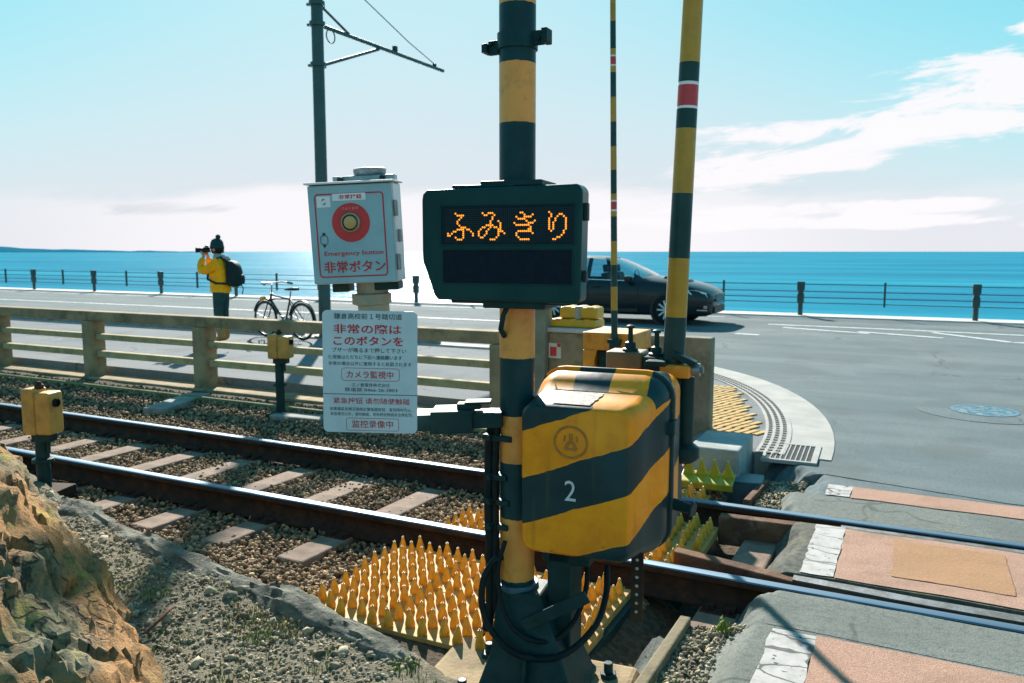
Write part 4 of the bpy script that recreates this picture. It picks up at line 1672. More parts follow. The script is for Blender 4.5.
# label strip on top and the small mark
mb = MB()
mb.bx(-w * 0.20, w * 0.19, yF - 0.0006, yF + 0.001, h * 0.335, h * 0.405)
mb.bx(-w * 0.385, w * -0.225, yF - 0.0006, yF + 0.001, h * 0.275, h * 0.385)
mb.build('label_strip', M_white, door)
mb = MB()
letter(mb, '非常按鈕', 0.004, h * 0.37, yF - 0.0012, w=w * 0.27, h=0.0165, bold=0.02)
mb.build('lettering', M_red_ink, door)
mb = MB()
for s0, rr_, tt in ((40, 0.0085, 0.0030), (220, 0.0085, 0.0030)):
    pts = []
    for k in range(10):
        a_ = rad(s0 + 165 * k / 9)
        pts.append((rr_ * math.cos(a_) * 0.85 - 0.093, rr_ * math.sin(a_) + h * 0.33, tt * math.sin(PI * k / 9)))
    up = [(x, yF - 0.0012, z + q) for x, z, q in pts]
    dn = [(x, yF - 0.0012, z - q) for x, z, q in pts]
    mb.add(up + dn, [(k, k + 1, 10 + k + 1, 10 + k) for k in range(9)])
mb.build('emblem', mat('blue_ink', lin(0.01, 0.22, 0.36), None, 10, 0.5), door)
mb = MB()
wx, wz = -w * 0.33, -h * 0.05
rounded_frame(mb, wx - 0.014, wx + 0.014, wz - 0.016, wz + 0.016, 0.009, 0.0022, yF)
mb.add([(wx - 0.007, yF, wz + 0.017), (wx + 0.007, yF, wz + 0.017), (wx + 0.004, yF, wz + 0.026), (wx - 0.004, yF, wz + 0.026)], [(0, 1, 2, 3)])
mb.add([(wx - 0.007, yF, wz - 0.017), (wx + 0.007, yF, wz - 0.017), (wx + 0.003, yF, wz - 0.026), (wx - 0.003, yF, wz - 0.026)], [(0, 3, 2, 1)])
mb.build('wristwatch_mark', M_black_ink, door)
# hood, top bracket, hinges
mb = MB()
mb.bx(-w / 2 - 0.006, w / 2 + 0.008, -0.028, 0.135, h / 2 + 0.001, h / 2 + 0.008)
mb.build('hood', M_white, root, bevel=0.002)
mb = MB()
mb.bx(-0.082, 0.145, 0.07, 0.125, h / 2 + 0.009, h / 2 + 0.032)
mb.build('top_bracket', M_steel, root, bevel=0.003)
mb = MB()
for q in (-0.05, 0.105):
    mb.cyl((q, 0.067, h / 2 + 0.019), (q, 0.05, h / 2 + 0.019), 0.011, n=6)
mb.build('bolt', M_dark, root, bevel=0.002)
mb = MB()
mb.lathe([(0.052, 0.0), (0.057, 0.004), (0.060, 0.016), (0.060, 0.024), (0.055, 0.028)], (0.045, 0.12, h / 2 + 0.032), 32)
mb.build('post_cap', M_steel, root, smooth=40)
for zz in (0.085, -0.105):
    mb = MB()
    mb.cyl((w / 2 + 0.006, 0.0, zz - 0.028), (w / 2 + 0.006, 0.0, zz + 0.028), 0.0065, n=10)
    mb.box((w / 2 + 0.004, 0.022, zz), (0.006, 0.032, 0.052))
    mb.build('hinge', M_steel, root, smooth=40)
mb = MB()
mb.box((w / 2 + 0.006, 0.055, -0.012), (0.012, 0.03, 0.045))
mb.build('lock', M_steel, root, bevel=0.003)
mb = MB()
mb.bx(-0.10, -0.04, 0.03, 0.115, -h / 2 - 0.032, -h / 2 - 0.001)
mb.build('bottom_bracket', M_dark, root, bevel=0.004)
mb = MB()
mb.bx(0.055, 0.145, 0.03, 0.115, -h / 2 - 0.030, -h / 2 - 0.001)
mb.build('bottom_bracket', M_dark, root, bevel=0.004)
mb = MB()
mb.cyl((0.035, 0.085, -h / 2 - 0.545), (0.035, 0.085, -h / 2), 0.058, n=28)
mb.lathe([(0.060, 0), (0.072, 0.005), (0.072, 0.04), (0.060, 0.045)], (0.03, 0.085, -h / 2 - 0.085), 28)
mb.build('short_post', mat('tan_pipe', lin(0.34, 0.28, 0.19), lin(0.25, 0.21, 0.15), 8, 0.5, 0, 0.1, 40), root, smooth=40)
# horizontal arm back to the striped post
mb = MB()
mb.bx(-0.02, 0.365, 0.02, 0.13, -0.733, -0.672)
mb.bx(0.235, 0.39, 0.015, 0.135, -0.745, -0.660)
mb.bx(0.365, 0.50, 0.03, 0.115, -0.730, -0.672)
mb.bx(0.33, 0.42, 0.05, 0.10, -0.663, -0.640)
mb.bx(0.36, 0.46, 0.04, 0.10, -0.640, -0.632)
mb.build('support_arm', M_dark, root, bevel=0.005)

# ------------------------------------------------------------------ notice board
root = thing('notice_board', 'white notice board of red and dark Japanese lettering below the red button box', 'notice', (-1.713, 2.297, 1.142), rad(25))
root.rotation_euler = (rad(1), rad(1.0), rad(25))
w, h = 0.338, 0.440


def rrect(x0, x1, z0, z1, r, n=6):
    p = []
    for cx, cz, a0 in ((x1 - r, z1 - r, 0), (x0 + r, z1 - r, 90), (x0 + r, z0 + r, 180), (x1 - r, z0 + r, 270)):
        for k in range(n + 1):
            a = rad(a0 + 90 * k / n)
            p.append((cx + r * math.cos(a), cz + r * math.sin(a)))
    return p


mb = MB()
mb.prism(rrect(-w / 2, w / 2, -h / 2, h / 2, 0.018), 0.0, 0.004, 'xz')
brd = mb.build('board', M_white_sign, root)
yB = -0.0012


def NB(px, py):       # pixel in a 585 x 683 reading of the board -> local
    return ((px - 293) / 455 * w, (355 - py) / 605 * h)


def line(mb, txt, px, py, pw, ph, bold):
    x, z = NB(px, py)
    letter(mb, txt, x, z, yB, w=pw / 455 * w, h=ph / 605 * h, bold=bold)


mr, mk = MB(), MB()
line(mk, '鎌倉高校前１号踏切道', 285, 80, 325, 29, 0.004)
line(mr, '非常の際は', 282, 142, 325, 46, 0.014)
line(mr, 'このボタンを', 286, 200, 335, 45, 0.018)
line(mk, 'ブザーが鳴るまで押して下さい', 290, 246, 355, 24, 0.004)
line(mk, '使用後はただちに下記へ連絡願います', 270, 281, 355, 21, 0.006)
line(mk, '非常の場合以外に使用すると処罰されます', 293, 313, 400, 20, 0.004)
line(mr, 'カメラ監視中', 293, 367, 225, 37, 0.010)
line(mk, '江ノ島電鉄株式会社', 297, 418, 185, 18, 0.0)
line(mk, '鉄道部 0466-26-3803', 298, 442, 255, 20, 0.0)
line(mr, '紧急按钮 请勿随便触碰', 300, 498, 370, 30, 0.004)
line(mk, '如果遇紧急情况请按此警报器按钮，直到鸣叫为止。', 298, 540, 400, 18, 0.0)
line(mk, '紧急情况以外，请勿触碰。否则将依照相关法律处罚。', 300, 565, 400, 18, 0.0)
line(mr, '监控录像中', 304, 614, 200, 38, 0.006)
x0, z1 = NB(155, 334)
x1, z0 = NB(437, 398)
rounded_frame(mr, x0, x1, z0, z1, 0.012, 0.0016, yB)
x0, z1 = NB(176, 584)
x1, z0 = NB(432, 648)
rounded_frame(mr, x0, x1, z0, z1, 0.010, 0.0016, yB)
mr.build('lettering', M_red_ink, brd)
x0, z0 = NB(68, 467)
x1, z1 = NB(521, 464)
mk.add([(x0, yB, z0), (x1, yB, z0), (x1, yB, z1), (x0, yB, z1)], [(0, 1, 2, 3)])
mk.build('lettering', M_black_ink, brd)
mb = MB()
for zz in (0.15, -0.13):
    mb.bx(-0.10, 0.10, 0.005, 0.022, zz - 0.012, zz + 0.012)
mb.bx(-0.015, 0.025, 0.022, 0.05, -0.15, 0.17)
mb.build('backing_rail', M_steel, root)

# ------------------------------------------------------------------ barrier machine, near side
root = NEARM = thing('crossing_barrier', 'black and yellow striped crossing barrier with a white number 2 and thick raised arm', 'barrier', (-1.2155, 2.503, 0.496), rad(5))
root.scale = (1.10, 1.10, 1.035)


def stripe_mat(name, kx, ky, off, period, duty, kz=1.0):
    m = bpy.data.materials.new(name)
    m.use_nodes = True
    T = NT(m.node_tree)
    b = m.node_tree.nodes['Principled BSDF']
    tc = T.new('ShaderNodeTexCoord').outputs['Object']
    sp = T.new('ShaderNodeSeparateXYZ')
    T.l.new(tc, sp.inputs[0])
    wob = T.m('MULTIPLY', T.m('SUBTRACT', T.noise(tc, 9, 3, 0.6), 0.5), 0.022)
    s = T.m('SUBTRACT', T.m('MULTIPLY', sp.outputs[2], kz), T.m('MULTIPLY', sp.outputs[0], kx))
    s = T.m('SUBTRACT', s, T.m('MULTIPLY', sp.outputs[1], ky))
    s = T.m('ADD', T.m('ADD', s, wob), off)
    f = T.m('FRACT', T.m('DIVIDE', s, period))
    k = T.m('LESS_THAN', f, duty)
    n1 = T.noise(tc, 7, 6, 0.65)
    y = T.mix(T.smooth(n1, 0.35, 0.7), lin(0.98, 0.325, 0.010), lin(0.80, 0.235, 0.010))
    n2 = T.noise(tc, 30, 4, 0.7)
    d = T.mix(T.smooth(n1, 0.3, 0.7), lin(0.008, 0.032, 0.036), lin(0.014, 0.046, 0.049))
    col = T.mix(k, y, d)
    ms = T.new('ShaderNodeMapping')
    ms.inputs['Scale'].default_value = (34, 34, 2.2)
    T.l.new(tc, ms.inputs[0])
    drip = T.smooth(T.noise(ms.outputs[0], 1.0, 4, 0.6), 0.55, 0.75)
    col = T.mix(T.m('MULTIPLY', drip, 0.28), col, lin(0.10, 0.07, 0.03))
    rust = T.m('MULTIPLY', T.smooth(n2, 0.62, 0.70), T.smooth(n1, 0.5, 0.62))
    col = T.mix(T.m('MULTIPLY', rust, 0.7), col, lin(0.20, 0.075, 0.02))
    T.l.new(col, b.inputs['Base Color'])
    T.l.new(T.smooth(n1, 0.3, 0.7, 0.30, 0.48), b.inputs['Roughness'])
    b.inputs['Specular IOR Level'].default_value = 0.22
    bp = T.new('ShaderNodeBump')
    bp.inputs['Strength'].default_value = 0.12
    bp.inputs['Distance'].default_value = 0.004
    T.l.new(T.noise(tc, 26, 4, 0.6), bp.inputs['Height'])
    T.l.new(bp.outputs[0], b.inputs['Normal'])
    return m


M_stripe = stripe_mat('hood_stripes', 0.40, 0.30, 0.226, 0.326, 0.5)
# frustum cover: front face narrow, widening to the back
rings = [(0.000, 0.000, 0.365, 0.012, 0.512, 0.0), (0.10, -0.012, 0.385, 0.004, 0.530, 0.0), (0.20, -0.02, 0.405, 0.0, 0.545, 0.0)]


def rr_ring(x0, x1, z0, z1, r, y, n=5):
    return [(x, y, z) for x, z in rrect(x0, x1, z0, z1, r, n)]


def loft(mb, rings_, mi=0, cap0=True, cap1=True):
    n = len(rings_[0])
    vs = [p for r_ in rings_ for p in r_]
    fs = []
    for i in range(len(rings_) - 1):
        for k in range(n):
            fs.append((i * n + k, i * n + (k + 1) % n, (i + 1) * n + (k + 1) % n, (i + 1) * n + k))
    if cap0:
        fs.append(tuple(range(n)))
    if cap1:
        fs.append(tuple(range((len(rings_) - 1) * n, len(rings_) * n))[::-1])
    mb.add(vs, fs, mi)


mb = MB()
loft(mb, [rr_ring(0.010, 0.353, 0.016, 0.514, 0.036, -0.004), rr_ring(0.002, 0.363, 0.006, 0.524, 0.042, 0.006),
          rr_ring(-0.006, 0.385, -0.008, 0.536, 0.046, 0.10), rr_ring(-0.012, 0.402, -0.02, 0.548, 0.05, 0.17),
          rr_ring(-0.016, 0.418, -0.03, 0.575, 0.062, 0.20), rr_ring(-0.018, 0.430, -0.03, 0.600, 0.08, 0.235), rr_ring(-0.018, 0.432, -0.03, 0.606, 0.085, 0.262)])
M_shell = stripe_mat('shell_stripes', 1.0, 0.0, 0.245, 0.25, 0.5, 0.0)
hood = mb.build('hood', [M_stripe, M_shell], root, smooth=42)
for p in hood.data.polygons:           # the raised back of the hood carries upright stripes along its top
    if p.center.y > 0.172 and p.center.z > 0.50:
        p.material_index = 1
# rim flange and rear body
mb = MB()
loft(mb, [rr_ring(-0.026, 0.440, -0.036, 0.612, 0.09, 0.263), rr_ring(-0.030, 0.445, -0.04, 0.617, 0.094, 0.268), rr_ring(-0.030, 0.445, -0.04, 0.617, 0.094, 0.284),
          rr_ring(-0.026, 0.440, -0.036, 0.612, 0.09, 0.289)])
mb.build('rim', M_shell, root, smooth=40)
mb = MB()
loft(mb, [rr_ring(-0.02, 0.434, -0.03, 0.600, 0.065, 0.290), rr_ring(-0.02, 0.436, -0.03, 0.592, 0.065, 0.42), rr_ring(-0.0, 0.425, 0.0, 0.57, 0.08, 0.44)])
mb.build('rear_body', stripe_mat('rear_stripes', 0.28, 0.30, 0.30, 0.326, 0.5), root, smooth=40)
# number, embossed seal, peeling sticker
mb = MB()
co, fs = text_mesh('2', None, 0.070, 0.0)
mb.add([(0.170 + p[0] * 0.85, -0.0066, 0.238 + p[1]) for p in co], fs)
mb.build('number', mat('white_stencil', lin(0.60, 0.64, 0.64), lin(0.5, 0.54, 0.54), 30, 0.6), hood)
mb = MB()
n = 60
vs, fs = [], []
for k in range(n):
    a_ = 2 * PI * k / n
    for q in range(6):
        b_ = 2 * PI * q / 6
        rr_ = 0.053 + 0.0045 * math.cos(b_)
        vs.append((0.170 + rr_ * math.cos(a_), -0.0045 + 0.004 * math.sin(b_), 0.404 + rr_ * math.sin(a_)))
for k in range(n):
    for q in range(6):
        fs.append((k * 6 + q, ((k + 1) % n) * 6 + q, ((k + 1) % n) * 6 + (q + 1) % 6, k * 6 + (q + 1) % 6))
mb.add(vs, fs)
for q, (dx, dz, ww, hh_, rot) in enumerate(((0, 0.012, 0.012, 0.034, 0), (-0.012, -0.012, 0.010, 0.026, 25), (0.012, -0.012, 0.010, 0.026, -25), (0, -0.024, 0.036, 0.008, 0), (-0.02, 0.012, 0.006, 0.02, 10), (0.02, 0.012, 0.006, 0.02, -10))):
    mb.box((0.170 + dx, -0.004, 0.404 + dz), (ww, 0.006, hh_), 0, Matrix.Rotation(rad(rot), 3, 'Y'))
mb.build('embossed_seal', mat('seal_orange', lin(0.50, 0.19, 0.02), lin(0.36, 0.12, 0.02), 30, 0.45, 0, 0.1, 60), hood, bevel=0.0015, smooth=50)


def sticker_mat():
    m = bpy.data.materials.new('worn_white_sticker')
    m.use_nodes = True
    T = NT(m.node_tree)
    b = m.node_tree.nodes['Principled BSDF']
    tc = T.new('ShaderNodeTexCoord').outputs['Object']
    n = T.noise(tc, 60, 4, 0.7)
    T.l.new(T.mix(T.smooth(n, 0.40, 0.62), lin(0.34, 0.35, 0.35), lin(0.16, 0.13, 0.08)), b.inputs['Base Color'])
    b.inputs['Roughness'].default_value = 0.6
    b.inputs['Specular IOR Level'].default_value = 0.1
    return m


# scuffed pale film on the sloping top shelf
mb = MB()
vs, fs = [], []
nn = 16
for j in range(nn + 1):
    for i in range(nn + 1):
        u, v = i / nn, j / nn
        x = 0.10 + 0.03 * v + (0.125 - 0.02 * v) * u + 0.006 * fbm(u * 3, v * 3, 2, 3, 1)
        y = 0.018 + 0.135 * v
        t = (y - 0.006) / 0.094 if y < 0.10 else None
        z = 0.526 + 0.012 * t if t is not None else 0.538 + 0.010 * (y - 0.10) / 0.07
        vs.append((x, y, z + 0.0018))
for j in range(nn):
    for i in range(nn):
        fs.append((j * (nn + 1) + i, j * (nn + 1) + i + 1, (j + 1) * (nn + 1) + i + 1, (j + 1) * (nn + 1) + i))
mb.add(vs, fs)
mb.build('worn_film', sticker_mat(), hood)
# latch knob low on the right flank, hinge block, underside plate, perforated strap
mb = MB()
mb.cyl((0.44, 0.30, 0.13), (0.505, 0.28, 0.125), 0.022, 0.018, n=14)
mb.cyl((0.505, 0.28, 0.125), (0.515, 0.277, 0.124), 0.026, n=14)
mb.build('knob', M_dark, root, bevel=0.003, smooth=40)
mb = MB()
mb.bx(0.404, 0.452, 0.235, 0.30, 0.395, 0.445)
mb.build('hasp', M_dark, root, bevel=0.005)
mb = MB()
mb.bx(0.345, 0.385, 0.10, 0.106, -0.235, 0.01)
strap = mb.build('perforated_strap', M_rust, root, bevel=0.001)
M_hole = mat('bright_strap_hole', lin(0.45, 0.42, 0.36), None, 20, 0.6)
for k in range(7):
    mb = MB()
    mb.cyl((0.365, 0.0985, -0.20 + k * 0.031), (0.365, 0.0995, -0.20 + k * 0.031), 0.0055, n=10)
    mb.build('strap_hole', M_hole, strap)
mb = MB()
mb.bx(0.05, 0.135, 0.12, 0.26, -0.62, -0.03)
mb.bx(0.03, 0.20, 0.12, 0.28, -0.08, -0.035)
mb.build('pedestal', M_dark, root, bevel=0.008)
# output shaft, clamp and counter arm on the sea side
mb = MB()
mb.bx(0.345, 0.455, 0.50, 0.575, 0.555, 0.605)
clampo = mb.build('boom_clamp', M_yel, root, bevel=0.008, smooth=40)
mb = MB()
mb.cyl((0.455, 0.55, 0.585), (0.485, 0.55, 0.585), 0.026, n=18)
mb.cyl((0.485, 0.55, 0.585), (0.497, 0.55, 0.585), 0.014, n=6)
mb.build('bolt', M_steel, clampo, bevel=0.002, smooth=40)
mb = MB()
mb.box((0.43, 0.53, 0.628), (0.09, 0.05, 0.022), 0, Matrix.Rotation(rad(24), 3, 'Y'))
mb.bx(0.30, 0.37, 0.48, 0.54, 0.60, 0.62)
mb.build('clamp_plate', M_dark, clampo, bevel=0.003)
mb = MB()
mb.cyl((0.435, 0.56, 0.555), (0.430, 0.58, 0.26), 0.030, n=16)
mb.bx(0.36, 0.42, 0.52, 0.60, 0.0, 0.55)
mb.lathe([(0.03, 0), (0.055, 0.02), (0.055, 0.06), (0.03, 0.08)], (0.430, 0.58, 0.21), 20)
mb.build('counter_arm', M_dark, root, smooth=40, bevel=0.004)
mb = MB()
mb.bx(0.30, 0.40, 0.44, 0.56, 0.04, 0.55)
mb.build('drive_housing', M_yel, root, bevel=0.01)
mb = MB()
mb.bx(0.13, 0.27, 0.56, 0.68, 0.52, 0.640)
mb.build('terminal_box', mat('olive_box', lin(0.12, 0.105, 0.05), lin(0.08, 0.07, 0.04), 10, 0.5), root, bevel=0.008)
mb = MB()
for q, hz_ in ((0.215, 0.75), (0.315, 0.735)):
    mb.lathe([(0.030, 0.0), (0.030, 0.02), (0.022, 0.024), (0.020, 0.045), (0.010, 0.05), (0.009, 0.10), (0.015, 0.103), (0.015, 0.112), (0.006, 0.116)], (q, 0.60, hz_ - 0.12), 14)
mb.bx(0.275, 0.36, 0.55, 0.64, 0.50, 0.625)
mb.build('cable_gland', M_dark, root, smooth=40)


# ------------------------------------------------------------------ booms
def boom(machine, base, top, r0, r1, bands, mats, extra=None):
    """a raised barrier arm made of coloured bands between two points"""
    b, t = Vector(base), Vector(top)
    d = t - b
    Ln = d.length
    mb = MB()
    q = Vector((0, 0, 1)).rotation_difference(d)
    n = 24
    for z0, z1, mi in bands:
        f0, f1_ = (z0 - b.z) / d.z, (z1 - b.z) / d.z
        ra, rb = r0 + (r1 - r0) * f0, r0 + (r1 - r0) * f1_
        vs, fs = [], []
        for f, r in ((f0, ra), (f1_, rb)):
            for k in range(n):
                a_ = 2 * PI * k / n
                vs.append(q @ Vector((r * math.cos(a_), r * math.sin(a_), 0)) + d * f)
        for k in range(n):
            fs.append((k, (k + 1) % n, n + (k + 1) % n, n + k))
        mb.add(vs, fs, mi)
    arm = mb.build('barrier_arm', mats, machine, smooth=50, loc=base)
    arm.matrix_parent_inverse = (Matrix.Translation(machine.location) @ Matrix.Rotation(machine.rotation_euler.z, 4, 'Z') @ Matrix.Diagonal((*machine.scale, 1.0))).inverted()
    if extra:
        extra(arm, d, q)


M_bdark = mat('boom_dark', lin(0.010, 0.045, 0.046), lin(0.018, 0.06, 0.06), 9, 0.32, 0, 0.03, 60, spec=0.2)
M_byel = mat('boom_yellow', lin(0.46, 0.25, 0.012), lin(0.38, 0.205, 0.012), 9, 0.35, 0, 0.03, 60, lin(0.2, 0.12, 0.02), 14, 0.3)
M_bred = mat('boom_red', lin(0.55, 0.03, 0.035), lin(0.45, 0.03, 0.035), 12, 0.35)
BM = [M_bdark, M_byel, M_bred, M_white]
nb = [(0.86, 1.079, 0), (1.079, 1.309, 0), (1.309, 1.544, 1), (1.544, 1.798, 0), (1.798, 2.047, 1), (2.047, 2.121, 0), (2.121, 2.131, 3), (2.131, 2.210, 2), (2.210, 2.222, 3),
      (2.222, 2.295, 0), (2.295, 2.545, 1), (2.545, 2.80, 0), (2.80, 3.05, 1), (3.05, 3.12, 0), (3.12, 3.20, 2), (3.20, 3.28, 0), (3.28, 3.52, 1), (3.52, 3.76, 0), (3.76, 4.0, 1)]
dx = (-0.807 + 0.852) / (2.529 - 1.092)
boom(NEARM, (-0.852 + dx * (0.86 - 1.092), 3.17, 0.86), (-0.852 + dx * (4.0 - 1.092), 3.17, 4.0), 0.0445, 0.0335, nb, BM)
fb = [(0.70, 0.888, 0), (0.888, 1.138, 0), (1.138, 1.313, 1), (1.313, 1.473, 0), (1.473, 1.646, 1), (1.646, 1.824, 0), (1.824, 1.862, 1), (1.862, 1.875, 3), (1.875, 1.93, 2), (1.93, 1.942, 3), (1.942, 1.988, 1),
      (1.988, 2.158, 0), (2.158, 2.326, 1), (2.326, 2.50, 0), (2.50, 2.674, 1), (2.674, 2.846, 0), (2.846, 2.89, 1), (2.89, 2.90, 3), (2.90, 2.955, 2), (2.955, 2.966, 3), (2.966, 3.01, 1),
      (3.01, 3.20, 0), (3.20, 3.37, 1), (3.37, 3.54, 0), (3.54, 3.71, 1), (3.71, 3.88, 0), (3.88, 4.05, 1)]


def sock(root, d, q):
    mb = MB()
    mb.cyl((0, 0, -0.02), (0, 0, 0.215), 0.042, n=20)
    mb.box((0, 0, 0.21), (0.09, 0.085, 0.03))
    mb.cyl((0.03, 0, 0.12), (0.085, 0, 0.12), 0.012, n=8)
    mb.build('socket', M_dark, root, smooth=40)



# far barrier machine
root = thing('crossing_barrier', 'smaller yellow crossing barrier across the tracks with a thin raised arm', 'barrier', (-2.02, 5.75, -0.15))
mb = MB()
mb.bx(-0.20, 0.21, -0.10, 0.32, 0.98, 1.115)
mb.bx(-0.20, -0.105, -0.10, 0.32, 0.78, 0.98)
mb.bx(0.15, 0.21, -0.10, 0.32, 0.70, 0.98)
mb.bx(-0.20, 0.21, 0.20, 0.32, 0.30, 0.98)
mb.build('cabinet', M_yel, root, bevel=0.008)
mb = MB()
mb.bx(-0.09, 0.145, -0.06, 0.18, 0.10, 0.97)
mb.cyl((-0.05, -0.12, 0.60), (-0.05, 0.0, 0.60), 0.07, n=20)
mb.build('mechanism', M_dark, root, bevel=0.006)
mb = MB()
mb.box((-0.125, -0.09, 0.86), (0.018, 0.018, 0.26), 0, Matrix.Rotation(rad(14), 3, 'Y'))
mb.build('link_rod', M_yel, root)
mb = MB()
mb.bx(-0.22, 0.23, -0.14, 0.34, 0.0, 0.12)
mb.bx(-0.14, 0.16, -0.05, 0.30, 0.12, 0.30)
mb.build('plinth', M_conc_olive, root, bevel=0.01)
boom(root, (-1.953, 5.62, 0.70), (-1.953 - 0.02 * 3.3, 5.62, 4.05), 0.0250, 0.019, fb, BM, sock)

# ------------------------------------------------------------------ concrete railing beside the footway
root = thing('railing', 'long weathered concrete railing with a broad top beam and two lower rails beside the footway', 'railing', (-12.02, 7.12, -0.1))
ox, oy, oz = -12.02, 7.12, -0.1
mb = MB()
xb = -30.7
while xb < -4:
    x2 = min(xb + 4.16, -3.68)
    mb.bx(xb - ox + 0.004, x2 - ox - 0.004, -0.085, 0.085, 0.645 - oz, 0.775 - oz)
    xb += 4.16
mb.build('top_beam', M_conc_olive, root, bevel=0.012)
M_rail_pale = mat('pale_concrete_rail', lin(0.46, 0.37, 0.20), lin(0.36, 0.29, 0.16), 5, 0.8, 0, 0.25, 50, lin(0.16, 0.14, 0.08), 6, 0.5)
for z0, z1 in ((0.392, 0.470), (0.155, 0.241)):
    mb = MB()
    xb = -30.7
    while xb < -4:
        mb.bx(xb - ox + 0.1, xb + 2.08 - ox - 0.1, -0.045, 0.045, z0 - oz, z1 - oz)
        xb += 2.08
    mb.build('lower_rail', M_rail_pale, root, bevel=0.010)
xb = -30.7
first = None
while xb < -3.5:
    if first is None:
        mb = MB()
        mb.bx(-0.105, 0.105, -0.100, 0.100, -0.1, 0.643 - oz)
        first = mb.build('post', M_conc_olive, root, bevel=0.012)
        o = first
    else:
        o = first.copy()
        COL.objects.link(o)
        o.parent = root
    o.location = (xb - ox, 0, 0)
    xb += 2.08
mb = MB()
mb.bx(-31 - ox, -3.55 - ox, -0.16, 0.175, -0.25, -0.005)
mb.build('plinth', M_conc_olive, root, bevel=0.012)

# low cable trough with lids along the foot of the railing
mb = MB()
xb = -30.0
M_trough = mat('trough_concrete', lin(0.30, 0.25, 0.13), lin(0.20, 0.18, 0.10), 4, 0.85, 0, 0.3, 50, lin(0.09, 0.09, 0.05), 4, 0.6)
while xb < -3.4:
    mb.bx(xb, xb + 0.985, 6.60, 6.74, -0.30, -0.125)
    xb += 1.0
o = mb.build('cable_trough', M_trough, bevel=0.008)
tag(o, 'long low concrete cable trough at the foot of the railing', 'cable trough')
mb = MB()
mb.tube([(-30, 6.52, -0.11), (-20, 6.5, -0.11), (-12, 6.52, -0.105), (-7, 6.5, -0.11), (-3.5, 6.51, -0.115)], 0.03, 8)
o = mb.build('long_pipe', mat('mossy_pipe', lin(0.22, 0.20, 0.08), lin(0.12, 0.12, 0.06), 3, 0.7), smooth=60)
tag(o, 'long mossy pipe lying on the ballast beside the cable trough', 'pipe')
mb = MB()
mb.box((-7.35, 6.28, -0.13), (0.28, 0.95, 0.07), 0, Matrix.Rotation(rad(20), 3, 'Z'))
tag(mb.build('drain_slab', M_concrete, bevel=0.01), 'narrow concrete slab lying askew on the ballast below the railing', 'slab')

# end pier, end wall with reflector, two yellow blocks
root = thing('end_wall', 'olive concrete end wall with pale coping at the end of the railing', 'wall', (-2.89, 7.3, -0.2))
mb = MB()
mb.bx(-0.27, 0.27, -0.17, 0.20, 0, 0.985)
mb.build('wall_body', M_conc_olive, root, bevel=0.01)
mb = MB()
mb.bx(-0.285, 0.285, -0.19, 0.22, 0.988, 1.03)
mb.build('coping', M_prom, root, bevel=0.008)
mb = MB()
x0, z0, c = -0.272, 0.685, 0.044
zz0 = 0.90 - 0.135
for i in range(3):
    for j in range(3):
        pass
mb.bx(-0.267, -0.135, -0.177, -0.1725, 0.735, 0.882, 1)
mb.bx(-0.250, -0.182, -0.1795, -0.177, 0.755, 0.845, 0)
mb.bx(-0.176, -0.137, -0.1795, -0.177, 0.845, 0.880, 0)
mb.build('reflector_plate', [M_red, mat('cream_reflector', lin(0.70, 0.66, 0.52), None, 8, 0.4)], root)
mb = MB()
mb.bx(-0.075, 0.075, -0.09, 0.09, 0, 1.21)
mb.box((0, 0, 1.225), (0.17, 0.20, 0.03))
o = mb.build('concrete_pier', mat('grey_olive_pier', lin(0.26, 0.26, 0.19), lin(0.19, 0.19, 0.14), 4, 0.85, 0, 0.3, 40), bevel=0.01, loc=(-3.24, 7.14, -0.2))
tag(o, 'tall grey concrete pier just right of the display sign, at the end of the railing', 'pier')


def yblock(label, x0, x1, y0, y1, z0, z1):
    root = thing('yellow_block', label, 'block', ((x0 + x1) / 2, (y0 + y1) / 2, z0), 0, 'yellow plastic blocks on the end wall')
    w_, d_, h_ = x1 - x0, y1 - y0, z1 - z0
    mb = MB()
    mb.bx(-w_ / 2, w_ / 2, -d_ / 2, d_ / 2, 0, h_)
    mb.build('block_body', M_yel_clean, root, bevel=0.02, seg=3)
    mb = MB()
    for a_ in (-0.6, 0.05, 0.62):
        mb.bx(a_ * w_ / 2 - 0.03, a_ * w_ / 2 + 0.03, -d_ / 2 - 0.003, d_ / 2 + 0.003, h_ * 0.78, h_ + 0.006)
    mb.build('rib', M_yel_clean, root, bevel=0.004)
    return root


yblock('lower wider yellow plastic block lying on the pale coping', -3.185, -2.70, 7.20, 7.46, 0.832, 0.912)
t_ = yblock('upper narrower yellow plastic block with a silvery strap, on top of the lower block', -3.09, -2.70, 7.23, 7.44, 0.920, 1.032)
mb = MB()
mb.bx(-0.03, 0.03, -0.109, 0.109, -0.001, 0.120)
mb.build('strap', M_steel, t_, bevel=0.003)

# thin upright concrete slab with a step block and the spiked strip
mb = MB()
mb.bx(-0.275, 0.275, -0.075, 0.075, 0, 1.125)
o = mb.build('concrete_slab_wall', mat('damp_concrete', lin(0.25, 0.235, 0.17), lin(0.17, 0.165, 0.12), 3.5, 0.85, 0, 0.35, 50, lin(0.09, 0.10, 0.065), 3, 0.7), bevel=0.012, loc=(-1.80, 6.98, -0.30))
tag(o, 'upright stained concrete slab wall behind the thick barrier arm', 'wall')
mb = MB()
mb.bx(-0.20, 0.165, -0.40, 0.20, 0, 0.44)
o = mb.build('step_block', mat('pale_step_concrete', lin(0.36, 0.37, 0.36), lin(0.25, 0.27, 0.26), 4, 0.8, 0, 0.2, 60, lin(0.12, 0.15, 0.14), 3, 0.5), bevel=0.014, loc=(-1.225, 6.18, -0.30))
tag(o, 'low grey concrete block in front of the slab wall, beside the drain grate', 'block')
